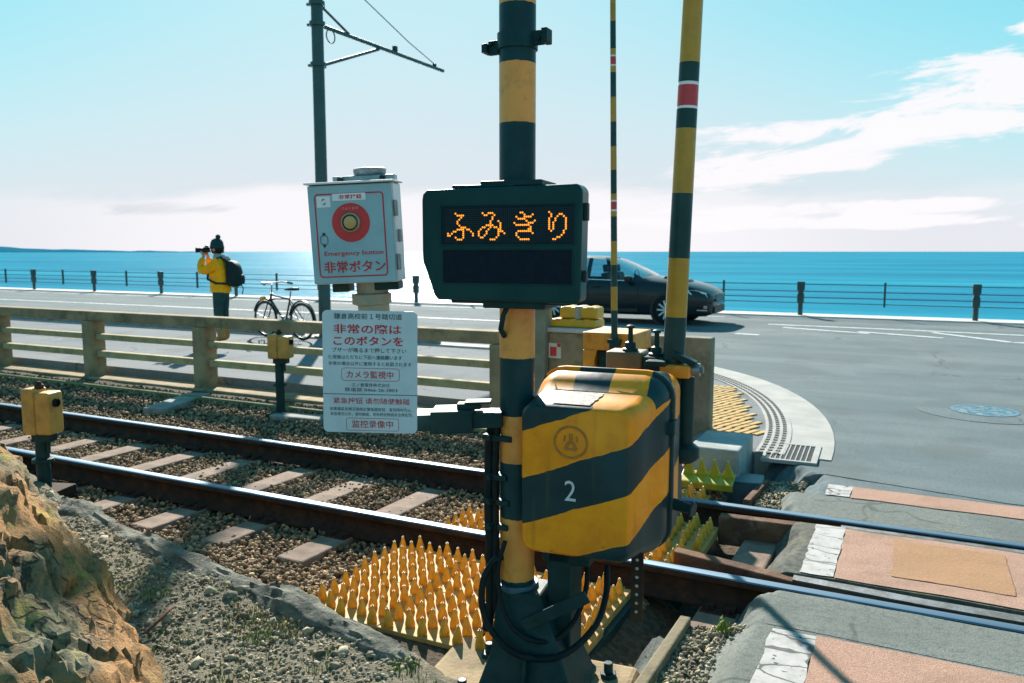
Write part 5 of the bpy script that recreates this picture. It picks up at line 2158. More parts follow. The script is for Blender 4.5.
M_olive_y = mat('olive_yellow_plastic', lin(0.42, 0.34, 0.02), lin(0.33, 0.26, 0.02), 10, 0.45, 0, 0.05, 50)
root = thing('spike_strip', 'olive yellow strip of four tall pointed blades against the grey concrete block', 'spike strip', (-1.23, 5.56, -0.02))
root.rotation_euler = (rad(14), 0, rad(3))
mb = MB()
mb.bx(-0.185, 0.185, -0.075, 0.09, -0.016, 0.0)
mb.bx(-0.185, 0.185, -0.085, -0.073, -0.05, 0.0)
mb.build('tray', M_olive_y, root, bevel=0.005)
sp = None
for k in range(4):
    if sp is None:
        mb = MB()
        mb.add([(-0.042, 0.02, 0), (0.042, 0.02, 0), (0.042, 0.055, 0), (-0.042, 0.055, 0), (-0.022, 0.026, 0.055), (0.022, 0.026, 0.055), (0.022, 0.05, 0.055), (-0.022, 0.05, 0.055), (-0.003, 0.035, 0.125), (0.003, 0.035, 0.125), (0.003, 0.041, 0.125), (-0.003, 0.041, 0.125)],
               [(3, 2, 1, 0), (0, 1, 5, 4), (1, 2, 6, 5), (2, 3, 7, 6), (3, 0, 4, 7), (4, 5, 9, 8), (5, 6, 10, 9), (6, 7, 11, 10), (7, 4, 8, 11), (8, 9, 10, 11)])
        sp = mb.build('spike', M_olive_y, root)
        o = sp
    else:
        o = sp.copy()
        COL.objects.link(o)
        o.parent = root
    o.location = (-0.138 + 0.092 * k, 0, 0.001)
mb = MB()
mb.lathe([(0.002, 0.0), (0.028, 0.0), (0.031, 0.01), (0.030, 0.055), (0.020, 0.07), (0.018, 0.085), (0.002, 0.086)], (0, 0, 0), 18)
o = mb.build('blue_can', mat('light_blue_plastic', lin(0.12, 0.38, 0.55), lin(0.08, 0.30, 0.46), 20, 0.35), loc=(-0.945, 5.66, -0.17), smooth=40)
o.rotation_euler = (0.5, 0.6, 0.2)
tag(o, 'small crumpled light blue can lying by the far rail', 'can')
mb = MB()
mb.bx(-0.13, 0.13, -0.11, 0.11, 0, 0.19)
mb.bx(-0.14, 0.14, -0.12, 0.12, 0.191, 0.205)
o = mb.build('junction_box', mat('dull_blue_grey', lin(0.07, 0.14, 0.16), lin(0.05, 0.10, 0.12), 9, 0.5), bevel=0.01, loc=(-1.02, 5.80, -0.26), rotz=rad(8))
tag(o, 'low dull blue junction box on the ground behind the light blue can', 'box')
mb = MB()
mb.box((-0.885, 5.55, -0.12), (0.045, 0.55, 0.13), 0, Matrix.Rotation(rad(-4), 3, 'Z'))
tag(mb.build('edge_board', M_timber, bevel=0.006), 'short board on edge holding the gravel beyond the far rail', 'board')
mb = MB()
mb.box((-0.850, 2.72, -0.19), (0.05, 1.42, 0.26), 0, Matrix.Rotation(rad(-1), 3, 'Z'))
tag(mb.build('edge_board', mat('pale_edge_board', lin(0.22, 0.18, 0.115), lin(0.15, 0.125, 0.08), 6, 0.85, 0, 0.3, 50), bevel=0.008), 'pale board on edge between the dark trench and the crossing paving', 'board')
pos, size = [], []
for _ in range(1500):
    x, y = rng.uniform(-0.82, -0.50), rng.uniform(1.9, 3.42)
    s = rng.uniform(0.006, 0.02)
    pos.append((x, y, -0.055 - 0.05 * max(0, (-0.6 - x) / 0.2) + 0.01 * rng.random()))
    size.append(s)
for _ in range(500):
    x, y = rng.uniform(-0.86, -0.60), rng.uniform(5.25, 5.92)
    pos.append((x, y, -0.09 + 0.25 * (x + 0.72) * 0.4 + 0.012 * rng.random()))
    size.append(rng.uniform(0.007, 0.02))
for _ in range(900):
    x, y = rng.uniform(-1.14, -0.87), rng.uniform(1.8, 3.7)
    pos.append((x, y, -0.31 + 0.02 * rng.random()))
    size.append(rng.uniform(0.008, 0.025))
ob = stone_field('gravel', np.array(pos), np.array(size), M_gravel, 19, 0.7)
stuff(ob, 'grey gravel spilled along the broken left edge of the crossing paving', 'gravel')
mb = MB()
mb.bx(-0.82, -0.50, 1.9, 3.42, -0.3, -0.10)
structure(mb.build('gravel_strip', M_gravelbed))
weeds('weeds', [(-0.66, 3.36, 0.04, 60), (-0.74, 2.75, 0.06, 50), (-0.60, 2.55, 0.06, 40)], 0.05, M_weed, 'green weeds in the gravel at the broken edge of the crossing', 9)

# drain grate in the gutter, manhole, tactile bars
root = thing('drain_grate', 'slotted drain grate set in the end of the pale curved gutter', 'drain grate', (-0.785, 6.45, 0.0065))
root.rotation_euler.z = rad(2)
mb = MB()
mb.bx(-0.165, 0.165, -0.26, 0.26, -0.02, 0.002)
mb.build('slot_recess', M_black, root)
mb = MB()
frame(mb, 0, 0, 0, 0, 0.0, 0, 0) if False else None
for x0, x1, y0, y1 in ((-0.19, -0.165, -0.29, 0.29), (0.165, 0.21, -0.29, 0.29), (-0.165, 0.165, -0.29, -0.255), (-0.165, 0.165, 0.255, 0.29)):
    mb.bx(x0, x1, y0, y1, -0.02, 0.008)
for k in range(8):
    x = -0.165 + 0.33 * (k + 1) / 9
    mb.bx(x - 0.005, x + 0.005, -0.255, 0.255, -0.01, 0.007)
mb.build('frame', M_kerb, root, bevel=0.002)


def manhole_mat():
    m = bpy.data.materials.new('blue_manhole')
    m.use_nodes = True
    T = NT(m.node_tree)
    b = m.node_tree.nodes['Principled BSDF']
    tc = T.new('ShaderNodeTexCoord').outputs['Object']
    vo = T.new('ShaderNodeTexVoronoi')
    vo.inputs['Scale'].default_value = 26
    T.l.new(tc, vo.inputs['Vector'])
    sp = T.new('ShaderNodeSeparateColor')
    T.l.new(vo.outputs['Color'], sp.inputs[0])
    col = T.mix(T.smooth(sp.outputs[0], 0.45, 0.55), lin(0.025, 0.075, 0.10), lin(0.16, 0.22, 0.24))
    col = T.mix(T.smooth(sp.outputs[1], 0.72, 0.76), col, lin(0.03, 0.14, 0.20))
    T.l.new(col, b.inputs['Base Color'])
    b.inputs['Roughness'].default_value = 0.5
    return m


root = thing('manhole_cover', 'round blue and white mosaic manhole cover in the road', 'manhole cover', (0.70, 9.05, 0.001))
mb = MB()
mb.lathe([(0.262, -0.02), (0.262, 0.005), (0.0005, 0.006)], n=48)
mb.build('cover', manhole_mat(), root)
mb = MB()
mb.lathe([(0.264, -0.02), (0.264, 0.007), (0.298, 0.007), (0.298, -0.02)], n=48)
mb.build('rim', mat('manhole_rim', lin(0.05, 0.15, 0.21), lin(0.08, 0.18, 0.23), 9, 0.5), root)
mb = MB()
mb.lathe([(0.301, -0.02), (0.301, 0.004), (0.62, 0.004), (0.62, -0.02)], n=48)
structure(mb.build('road_patch', M_road, loc=(0.70, 9.05, 0)))

M_tact = mat('tactile_yellow', lin(0.50, 0.32, 0.11), lin(0.40, 0.26, 0.10), 8, 0.7, 0, 0.1, 60)
mb = MB()
ang = rad(-22)
for k in range(13):
    yk = 7.05 + k * 0.185
    q = -1.10 - (yk - 7.0) * 0.30 - (0.05 if k % 2 else 0)
    while q > -2.6:
        mb.box((q, yk, 0.006), (0.052, 0.185, 0.012), 0, Matrix.Rotation(ang, 3, 'Z'))
        q -= 0.078
o = mb.build('tactile_paving', M_tact, bevel=0.003)
tag(o, 'patch of yellow tactile paving bars on the footway corner behind the slab wall', 'tactile paving')


# ------------------------------------------------------------------ track side sensors
def sensor(label, loc, w_, h_, zbox, rot, lens_side):
    root = thing('track_sensor', label, 'sensor', loc, rot, 'yellow sensor boxes beside the track')
    mb = MB()
    d_ = w_ * 0.62
    mb.bx(-w_ / 2, -0.004, -d_ / 2, d_ / 2, zbox, zbox + h_)
    mb.bx(0.0, w_ / 2, -d_ / 2 - 0.012, d_ / 2, zbox + h_ * 0.02, zbox + h_ * 0.93)
    mb.build('housing', M_yel_panel, root, bevel=0.02, seg=3, smooth=40)
    mb = MB()
    mb.lathe([(w_ * 0.13, 0.0), (w_ * 0.13, 0.02), (w_ * 0.105, 0.022), (w_ * 0.09, 0.004), (0.001, 0.004)], (w_ * 0.5, -d_ * 0.1, zbox + h_ * 0.70), 20, axis=(1, 0, 0))
    mb.build('lens', M_black, root, smooth=40)
    mb = MB()
    mb.lathe([(0.03, 0), (0.03, 0.025), (0.018, 0.035), (0.014, 0.05), (0.003, 0.052)], (-w_ * 0.06, 0, zbox + h_ - 0.004), 14)
    mb.build('cap', M_rust, root, smooth=40)
    mb = MB()
    mb.cyl((-0.02, 0, -0.25), (-0.02, 0, zbox), 0.045, n=18)
    mb.bx(-w_ * 0.3, w_ * 0.32, -d_ * 0.3, d_ * 0.3, zbox - 0.05, zbox - 0.001)
    mb.lathe([(0.045, 0), (0.07, 0.004), (0.07, 0.03), (0.045, 0.034)], (-0.02, 0, zbox * 0.52), 18)
    mb.cyl((w_ * 0.2, -0.02, zbox - 0.05), (w_ * 0.2, -0.02, zbox - 0.13), 0.014, n=8)
    mb.build('stand', M_dark, root, smooth=40, bevel=0.003)
    mb = MB()
    mb.bx(-0.13, 0.13, -0.13, 0.13, -0.25, 0.04)
    mb.build('base', M_rust, root, bevel=0.01)
    return root


sensor('larger yellow sensor box on a dark stand, beside the boulder at the left edge', (-5.37, 3.44, -0.12), 0.225, 0.325, 0.425, rad(18), 1)
sensor('smaller yellow sensor box on a dark stand, in front of the concrete railing', (-5.83, 6.30, -0.14), 0.235, 0.255, 0.605, rad(16), 1)
mb = MB()
mb.bx(-0.32, 0.32, -0.10, 0.10, -0.1, 0.06)
tag(mb.build('concrete_kerb_piece', M_concrete, bevel=0.015, loc=(-5.55, 6.25, -0.16), rotz=rad(4)), 'short concrete kerb piece at the foot of the smaller yellow sensor', 'kerb piece')

# ------------------------------------------------------------------ overhead line mast
root = thing('overhead_mast', 'tall dark slender mast with a bracket arm and stay wire behind the red button box', 'mast', (-9.66, 11.62, 0))
M_mast = mat('mast_paint', lin(0.020, 0.065, 0.066), lin(0.032, 0.080, 0.078), 3, 0.5, 0, 0.05, 30)
mb = MB()
mb.cyl((0, 0, -0.1), (0, 0, 7.6), 0.112, 0.102, n=24)
mb.lathe([(0.125, 0.0), (0.20, 0.0), (0.20, 0.03), (0.125, 0.05)], (0, 0, 0.002), 24)
mb.build('pole', M_mast, root, smooth=40)
mb = MB()
mb.cyl((0, 0.08, 5.574), (0, 4.26, 5.597), 0.037, n=12)
mb.cyl((0, 0.08, 4.875), (0, 1.83, 5.539), 0.030, n=10)
mb.cyl((0, 0.08, 5.924), (0, 0.90, 5.609), 0.023, n=10)
mb.build('bracket_arm', M_mast, root, smooth=40)
for zz in (5.924, 5.574, 4.875):
    mb = MB()
    mb.lathe([(0.112, -0.035), (0.14, -0.035), (0.14, 0.035), (0.112, 0.035)], (0, 0, zz), 24)
    mb.box((0, 0.15, zz), (0.06, 0.07, 0.06))
    mb.box((-0.16, -0.02, zz), (0.08, 0.05, 0.04))
    mb.build('pole_clamp', M_mast, root, smooth=40)
for a_, b_ in (((0, 2.39, 5.656), (0.06, 0.12, 0.14)), ((0, 3.90, 5.632), (0.06, 0.08, 0.10))):
    mb = MB()
    mb.box(a_, b_)
    mb.build('insulator', M_dark, root, bevel=0.01)
mb = MB()
n = 20
mb.tube([(0, 0.36 + 0.12 * math.sin(2 * PI * k / n), 5.446 + 0.12 * math.cos(2 * PI * k / n)) for k in range(n + 1)], 0.011, 6)
mb.build('wire_ring', M_dark, root)
mb = MB()
mb.tube([(0, 3.96, 5.656), (0, 2.9, 5.912), (0, 1.4, 6.366), (0, 0.05, 6.867)], 0.010, 6)
mb.build('stay_wire', mat('wire_blue', lin(0.06, 0.14, 0.20), None, 5, 0.4), root)

# ------------------------------------------------------------------ sea side cable fence
root = thing('cable_fence', 'dark cable fence with stout posts and thin spacers along the sea wall', 'fence', (-2.42, 20.62, 0.03))
M_fence = mat('fence_paint', lin(0.018, 0.048, 0.052), lin(0.03, 0.065, 0.065), 6, 0.5)
p0 = s0 = None
k = -14
for k in range(-4, 16):
    x = -3.72 * k
    if p0 is None:
        mb = MB()
        mb.cyl((0, 0, 0), (0, 0, 0.80), 0.058, n=14)
        mb.bx(-0.085, 0.085, -0.075, 0.06, 0.60, 0.815)
        mb.bx(-0.075, 0.075, -0.07, 0.06, 0.30, 0.52)
        mb.bx(-0.06, 0.06, -0.065, 0.05, 0.52, 0.60)
        p0 = mb.build('post', M_fence, root, bevel=0.008, smooth=40)
        o = p0
        mb = MB()
        mb.bx(-0.022, 0.022, -0.03, 0.03, 0.24, 0.82)
        s0 = mb.build('spacer', M_fence, root)
        q = s0
    else:
        o = p0.copy()
        q = s0.copy()
        COL.objects.link(o)
        COL.objects.link(q)
        o.parent = q.parent = root
    o.location = (x, 0, 0)
    q.location = (x - 1.86, 0, 0)
wr = None
for zz in (0.30, 0.43, 0.58, 0.75):
    mb = MB()
    mb.cyl((-60, 0.0, zz), (22, 0.0, zz), 0.010, n=6)
    mb.build('cable', M_fence, root)

# ------------------------------------------------------------------ car
def glass_mat(name, tint, refl):
    m = bpy.data.materials.new(name)
    m.use_nodes = True
    T = NT(m.node_tree)
    T.n.remove(m.node_tree.nodes['Principled BSDF'])
    out = m.node_tree.nodes['Material Output']
    tr = T.new('ShaderNodeBsdfTransparent')
    tr.inputs[0].default_value = tint
    gl = T.new('ShaderNodeBsdfGlossy')
    gl.inputs['Roughness'].default_value = 0.03
    fr = T.new('ShaderNodeFresnel')
    fr.inputs[0].default_value = 1.5
    mx = T.new('ShaderNodeMixShader')
    T.l.new(T.m('MULTIPLY', fr.outputs[0], refl, clamp=True), mx.inputs[0])
    T.l.new(tr.outputs[0], mx.inputs[1])
    T.l.new(gl.outputs[0], mx.inputs[2])
    T.l.new(mx.outputs[0], out.inputs[0])
    return m


M_carpaint = bpy.data.materials.new('dark_blue_green_car_paint')
M_carpaint.use_nodes = True
T_ = NT(M_carpaint.node_tree)
b_ = M_carpaint.node_tree.nodes['Principled BSDF']
n_ = T_.noise(T_.new('ShaderNodeTexCoord').outputs['Object'], 3, 3)
T_.l.new(T_.mix(n_, lin(0.003, 0.010, 0.014), lin(0.005, 0.014, 0.018)), b_.inputs['Base Color'])
b_.inputs['Roughness'].default_value = 0.35
b_.inputs['Specular IOR Level'].default_value = 0.25
b_.inputs['Coat Weight'].default_value = 0.35
b_.inputs['Coat Roughness'].default_value = 0.04
M_glass = glass_mat('car_glass', (0.62, 0.76, 0.80, 1), 1.2)
M_trim = mat('car_trim', lin(0.010, 0.014, 0.015), None, 9, 0.5)
M_rim = mat('alloy', lin(0.62, 0.66, 0.68), lin(0.52, 0.55, 0.58), 8, 0.35, 0.1)
M_tyre = mat('tyre', lin(0.012, 0.014, 0.015), lin(0.02, 0.022, 0.023), 20, 0.8)
M_chrome = mat('bright_trim', lin(0.6, 0.64, 0.66), None, 8, 0.2, 0.9)

ST = [  # X, bottom, shoulder, top, half width, half width at top
    (2.31, 0.34, 0.62, 0.66, 0.50, 0.40), (2.27, 0.24, 0.65, 0.70, 0.68, 0.56), (2.17, 0.20, 0.70, 0.765, 0.80, 0.68), (1.98, 0.19, 0.77, 0.84, 0.855, 0.74),
    (1.72, 0.19, 0.83, 0.905, 0.88, 0.755), (1.40, 0.19, 0.875, 0.955, 0.888, 0.755), (1.05, 0.19, 0.905, 0.995, 0.89, 0.745), (0.82, 0.19, 0.92, 1.03, 0.89, 0.73),
    (0.62, 0.19, 0.93, 1.135, 0.89, 0.690), (0.35, 0.19, 0.935, 1.265, 0.89, 0.640), (0.08, 0.19, 0.94, 1.385, 0.89, 0.595), (-0.12, 0.19, 0.945, 1.435, 0.89, 0.575),
    (-0.45, 0.19, 0.95, 1.468, 0.89, 0.565), (-0.95, 0.19, 0.96, 1.475, 0.89, 0.56), (-1.45, 0.20, 0.97, 1.460, 0.888, 0.555), (-1.85, 0.21, 0.985, 1.425, 0.88, 0.55),
    (-2.05, 0.24, 0.99, 1.36, 0.87, 0.56), (-2.22, 0.28, 0.98, 1.17, 0.85, 0.62), (-2.32, 0.34, 0.95, 1.00, 0.80, 0.66), (-2.36, 0.40, 0.85, 0.90, 0.70, 0.55)]


def cross(s):
    X, zb, zs, zt, w_, wt = s
    return [(X, 0, zb), (X, w_ * 0.80, zb), (X, w_ * 0.955, zb + 0.06), (X, w_ * 0.985, zb + 0.22), (X, w_, zb + (zs - zb) * 0.62), (X, w_ * 0.975, zs - 0.05), (X, w_ * 0.93, zs),
            (X, wt, zt - 0.045), (X, wt * 0.86, zt - 0.012), (X, 0, zt)]


SEC = [cross(s) for s in ST]
NP = len(SEC[0])
root = thing('car', 'dark blue green estate car driving right along the sea road', 'car', (-6.05, 17.58, 0.004), rad(0))
side_glass = [(8, 11), (11, 13), (13, 16)]
mb = MB()
full = []
for s in SEC:
    full.append(s + [(p[0], -p[1], p[2]) for p in s[-2:0:-1]])
NF = len(full[0])
vs = [p for s in full for p in s]
fs = []
for i in range(len(full) - 1):
    for k in range(NF):
        kk = k if k < NP - 1 else NF - 1 - k
        is_side = kk == 6 and 8 <= i < 16 and i not in ()
        is_front = kk in (7, 8) and 7 <= i < 11
        is_rear = kk in (7, 8) and 16 <= i < 17
        if is_side and i in (11, 13):
            pass
        if is_side or is_front or is_rear:
            continue
        fs.append((i * NF + k, i * NF + (k + 1) % NF, (i + 1) * NF + (k + 1) % NF, (i + 1) * NF + k))
fs.append(tuple(range(NF)))
fs.append(tuple(range((len(full) - 1) * NF, len(full) * NF))[::-1])
mb.add(vs, fs)
body = mb.build('body', M_carpaint, root, smooth=35)


def lerp3(a, b, t):
    return tuple(a[q] + (b[q] - a[q]) * t for q in range(3))


for sgn in (-1, 1):
    for (i0, i1, inset) in ((8, 12, 0.05), (12, 14, 0.04), (14, 16, 0.05)):
        mb = MB()
        ring_lo = [SEC[i][6] for i in range(i0, i1 + 1)]
        ring_hi = [SEC[i][7] for i in range(i0, i1 + 1)]
        vs = [(p[0], sgn * (p[1] - 0.004), p[2]) for p in ring_lo] + [(p[0], sgn * (p[1] - 0.004), p[2]) for p in ring_hi]
        m_ = len(ring_lo)
        mb.add(vs, [(k, k + 1, m_ + k + 1, m_ + k) for k in range(m_ - 1)])
        mb.build('window', M_glass, root, smooth=60)
    for i in (12, 14):
        mb = MB()
        a, b = SEC[i][6], SEC[i][7]
        for dx in (0,):
            mb.add([(a[0] - 0.045, sgn * (a[1] + 0.003), a[2] - 0.01), (a[0] + 0.045, sgn * (a[1] + 0.003), a[2] - 0.01), (b[0] + 0.04, sgn * (b[1] + 0.003), b[2]), (b[0] - 0.04, sgn * (b[1] + 0.003), b[2]),
                    (a[0] - 0.045, sgn * (a[1] - 0.05), a[2] - 0.01), (a[0] + 0.045, sgn * (a[1] - 0.05), a[2] - 0.01), (b[0] + 0.04, sgn * (b[1] - 0.05), b[2]), (b[0] - 0.04, sgn * (b[1] - 0.05), b[2])],
                   [(0, 1, 2, 3), (7, 6, 5, 4), (0, 4, 5, 1), (1, 5, 6, 2), (2, 6, 7, 3), (3, 7, 4, 0)])
        mb.build('pillar', M_trim, root)
    # belt line strip, handles, door shut lines
    mb = MB()
    for i in range(8, 16):
        a, b = SEC[i][6], SEC[i + 1][6]
        mb.add([(a[0], sgn * (a[1] + 0.004), a[2] - 0.012), (b[0], sgn * (b[1] + 0.004), b[2] - 0.012), (b[0], sgn * (b[1] + 0.002), b[2] + 0.01), (a[0], sgn * (a[1] + 0.002), a[2] + 0.01)], [(0, 1, 2, 3)])
    mb.build('belt_strip', M_chrome, root)
    for hx in (-0.22, -1.12):
        mb = MB()
        mb.box((hx, sgn * 0.895, 0.80), (0.20, 0.035, 0.028))
        mb.build('door_handle', M_carpaint, root, bevel=0.008)
    mb = MB()
    for dxx in (0.74, -0.42, -1.28):
        mb.box((dxx, sgn * 0.8885, 0.60), (0.012, 0.008, 0.50))
    mb.box((-0.3, sgn * 0.884, 0.30), (2.1, 0.02, 0.07))
    mb.build('door_seam', M_trim, root)
    mb = MB()
    mb.box((0.56, sgn * 0.985, 0.985), (0.13, 0.16, 0.115))
    mb.box((0.58, sgn * 0.90, 0.945), (0.05, 0.08, 0.04))
    mb.build('wing_mirror', M_carpaint, root, bevel=0.03, seg=3, smooth=40)
    # lamps
    mb = MB()
    hl = [(2.22, 0.60), (1.90, 0.66), (1.76, 0.765), (2.02, 0.755), (2.20, 0.70)]

    def side_at(X):
        for s0_, s1_ in zip(ST[:-1], ST[1:]):
            if s0_[0] >= X >= s1_[0]:
                t = (s0_[0] - X) / (s0_[0] - s1_[0])
                return s0_[4] + (s1_[4] - s0_[4]) * t
        return 0.5
    vs = [(X, sgn * (side_at(X) * 0.985 + 0.004), z) for X, z in hl] + [(X - 0.02, sgn * (side_at(X) * 0.985 - 0.06), z) for X, z in hl]
    mb.add(vs, [(0, 1, 2, 3, 4), (9, 8, 7, 6, 5)] + [(k, 5 + k, 5 + (k + 1) % 5, (k + 1) % 5) for k in range(5)])
    mb.build('headlight', mat('lamp_glass', lin(0.80, 0.86, 0.88), lin(0.55, 0.62, 0.66), 20, 0.2, 0.0), root)
    mb = MB()
    mb.box((2.19, sgn * 0.775, 0.40), (0.06, 0.10, 0.07))
    mb.build('fog_lamp', mat('fog_lamp_orange', lin(0.75, 0.38, 0.28), None, 20, 0.3), root, bevel=0.015)
    mb = MB()
    mb.box((2.13, sgn * 0.812, 0.335), (0.22, 0.02, 0.022))
    mb.build('bumper_trim', M_chrome, root, bevel=0.004)
    mb = MB()
    mb.box((-2.27, sgn * 0.74, 0.86), (0.12, 0.22, 0.13))
    mb.build('tail_lamp', M_red, root, bevel=0.02)
# windscreen and rear screen
for (i0, i1, nm) in ((7, 11, 'windscreen'), (16, 17, 'rear_screen')):
    mb = MB()
    rows = []
    for i in range(i0, i1 + 1):
        a, b, c = SEC[i][7], SEC[i][8], SEC[i][9]
        rows.append([(a[0], -a[1], a[2] - 0.003), (b[0], -b[1], b[2] - 0.003), (c[0], 0, c[2] - 0.003), (b[0], b[1], b[2] - 0.003), (a[0], a[1], a[2] - 0.003)])
    vs = [p for r_ in rows for p in r_]
    mb.add(vs, [(i * 5 + k, i * 5 + k + 1, (i + 1) * 5 + k + 1, (i + 1) * 5 + k) for i in range(len(rows) - 1) for k in range(4)])
    mb.build(nm, M_glass, root, smooth=60)
mb = MB()
mb.add([(1.72, -0.20, 0.905), (1.72, 0.20, 0.905), (1.12, 0.27, 0.988), (1.12, -0.27, 0.988), (1.66, -0.17, 0.955), (1.66, 0.17, 0.955), (1.15, 0.22, 1.03), (1.15, -0.22, 1.03)],
       [(0, 1, 5, 4), (1, 2, 6, 5), (2, 3, 7, 6), (3, 0, 4, 7), (4, 5, 6, 7)])
mb.build('bonnet_scoop', M_trim, root, bevel=0.015)
mb = MB()
mb.box((2.295, 0, 0.58), (0.05, 0.72, 0.14))
mb.box((2.30, 0, 0.33), (0.06, 1.0, 0.14))
mb.build('grille', M_trim, root, bevel=0.012)
mb = MB()
for zz in (0.55, 0.585, 0.62):
    mb.box((2.323, 0, zz), (0.012, 0.68, 0.010))
mb.build('grille_bar', M_chrome, root)
mb = MB()
for yy in (-0.38, 0.38):
    for xx in (0.05, -0.85):
        mb.box((xx - 0.12, yy, 0.80), (0.14, 0.46, 0.60), 0, Matrix.Rotation(rad(-14), 3, 'Y'))
        mb.box((xx - 0.21, yy, 1.19), (0.09, 0.24, 0.17), 0, Matrix.Rotation(rad(-10), 3, 'Y'))
mb.box((0.62, 0, 0.90), (0.4, 1.3, 0.12))
mb.build('seat', M_trim, root, bevel=0.03, seg=2)
mb = MB()
n = 24
mb.tube([(0.32, 0.38 + 0.18 * math.cos(2 * PI * k / n), 0.98 + 0.17 * math.sin(2 * PI * k / n)) for k in range(n + 1)], 0.014, 8)
mb.build('steering_wheel', M_trim, root)


def wheel(x, y, sgn):
    # wheel arch liner, tyre, rim with spokes
    mb = MB()
    mb.lathe([(0.001, 0), (0.372, 0.0), (0.372, 0.012), (0.001, 0.014)], (x, sgn * 0.8905, 0.33), 36, axis=(0, sgn, 0))
    mb.build('wheel_arch', M_trim, root)
    w0 = bpy.data.objects.new('wheel', None)
    mb = MB()
    mb.lathe([(0.215, -0.10), (0.30, -0.105), (0.322, -0.09), (0.328, 0), (0.322, 0.09), (0.30, 0.105), (0.215, 0.10)], (0, 0, 0), 40, axis=(0, sgn, 0))
    ty = mb.build('wheel', M_tyre, root, smooth=40, loc=(x, sgn * 0.812, 0.328))
    mb = MB()
    mb.lathe([(0.214, 0.06), (0.222, 0.104), (0.210, 0.108), (0.200, 0.07), (0.12, 0.05), (0.001, 0.05)], (0, 0, 0), 40, axis=(0, sgn, 0), mi=1)
    for k in range(10):
        a_ = 2 * PI * k / 10
        mb.box((0.118 * math.cos(a_), sgn * 0.092, 0.118 * math.sin(a_)), (0.19, 0.022, 0.036), 0, Matrix.Rotation(-a_, 3, 'Y'))
    mb.lathe([(0.045, 0.07), (0.045, 0.108), (0.03, 0.114), (0.001, 0.114)], (0, 0, 0), 20, axis=(0, sgn, 0))
    mb.build('rim', [M_rim, M_trim], ty, smooth=40)


for x in (1.40, -1.25):
    for sgn in (-1, 1):
        wheel(x, 0, sgn)

# ------------------------------------------------------------------ bicycle
fw = Vector((-10.62, 11.12, 0))
rw = Vector((-9.60, 10.93, 0))
dirv = (fw - rw).normalized()
mid = (fw + rw) / 2
BR = thing('bicycle', 'dark bicycle standing on the footway behind the railing', 'bicycle', (mid.x, mid.y, 0.004), math.atan2(dirv.y, dirv.x))
M_bike = mat('bike_paint', lin(0.012, 0.030, 0.030), None, 10, 0.35)
R_ = 0.335


def torus(mb, c, R0, r0, n=44, m_=8, a0=0, a1=360):
    pts = [(c[0] + R0 * math.cos(rad(a0 + (a1 - a0) * k / n)), c[1], c[2] + R0 * math.sin(rad(a0 + (a1 - a0) * k / n))) for k in range(n + 1)]
    mb.tube(pts, r0, m_)


for wx_ in (0.525, -0.525):
    mb = MB()
    torus(mb, (0, 0, 0), R_ - 0.017, 0.018)
    wo = mb.build('wheel', M_tyre, BR, smooth=60, loc=(wx_, 0, R_))
    mb = MB()
    torus(mb, (0, 0, 0), R_ - 0.045, 0.010)
    mb.cyl((0, -0.05, 0), (0, 0.05, 0), 0.02, n=12)
    mb.build('rim', M_steel, wo, smooth=60)
    mb = MB()
    for k in range(18):
        a_ = 2 * PI * k / 18
        mb.cyl((0.015 * math.cos(a_ + 1), 0.03 * (-1) ** k, 0.015 * math.sin(a_ + 1)), ((R_ - 0.05) * math.cos(a_), 0, (R_ - 0.05) * math.sin(a_)), 0.0022, n=4)
    mb.build('spokes', M_steel, wo)
    mb = MB()
    torus(mb, (wx_, 0, R_), R_ + 0.028, 0.017, 24, 6, 20 if wx_ > 0 else 15, 165 if wx_ > 0 else 195)
    mb.build('mudguard', M_bike, BR, smooth=60)
bb, st, hd, ht = (-0.05, 0, 0.29), (-0.20, 0, 0.72), (0.36, 0, 0.70), (0.33, 0, 0.82)
mb = MB()
for a, b, r in ((bb, st, 0.017), (st, (0.34, 0, 0.78), 0.016), (bb, hd, 0.019), (hd, ht, 0.020)):
    mb.cyl(a, b, r, n=10)
for sgn in (-1, 1):
    mb.cyl((bb[0], sgn * 0.03, bb[2]), (-0.525, sgn * 0.055, R_), 0.010, n=8)
    mb.cyl((st[0], sgn * 0.02, st[2] - 0.04), (-0.525, sgn * 0.055, R_), 0.009, n=8)
mb.build('frame', M_bike, BR, smooth=60)
mb = MB()
for sgn in (-1, 1):
    mb.tube([(0.36, sgn * 0.03, 0.70), (0.40, sgn * 0.05, 0.60), (0.525, sgn * 0.055, R_)], 0.012, 8)
mb.cyl((0.36, -0.045, 0.70), (0.36, 0.045, 0.70), 0.02, n=10)
mb.build('fork', M_bike, BR, smooth=60)
mb = MB()
mb.cyl(ht, (0.31, 0, 0.98), 0.014, n=8)
mb.tube([(0.18, -0.29, 0.99), (0.30, -0.22, 1.02), (0.36, -0.08, 1.0), (0.36, 0.08, 1.0), (0.30, 0.22, 1.02), (0.18, 0.29, 0.99)], 0.013, 8)
mb.build('handlebar', M_steel, BR, smooth=60)
for sgn in (-1, 1):
    mb = MB()
    mb.cyl((0.11, sgn * 0.30, 0.985), (0.22, sgn * 0.27, 1.0), 0.019, n=10)
    mb.build('grip', M_black, BR)
mb = MB()
mb.cyl(st, (-0.225, 0, 0.86), 0.013, n=8)
mb.build('seat_post', M_steel, BR)
mb = MB()
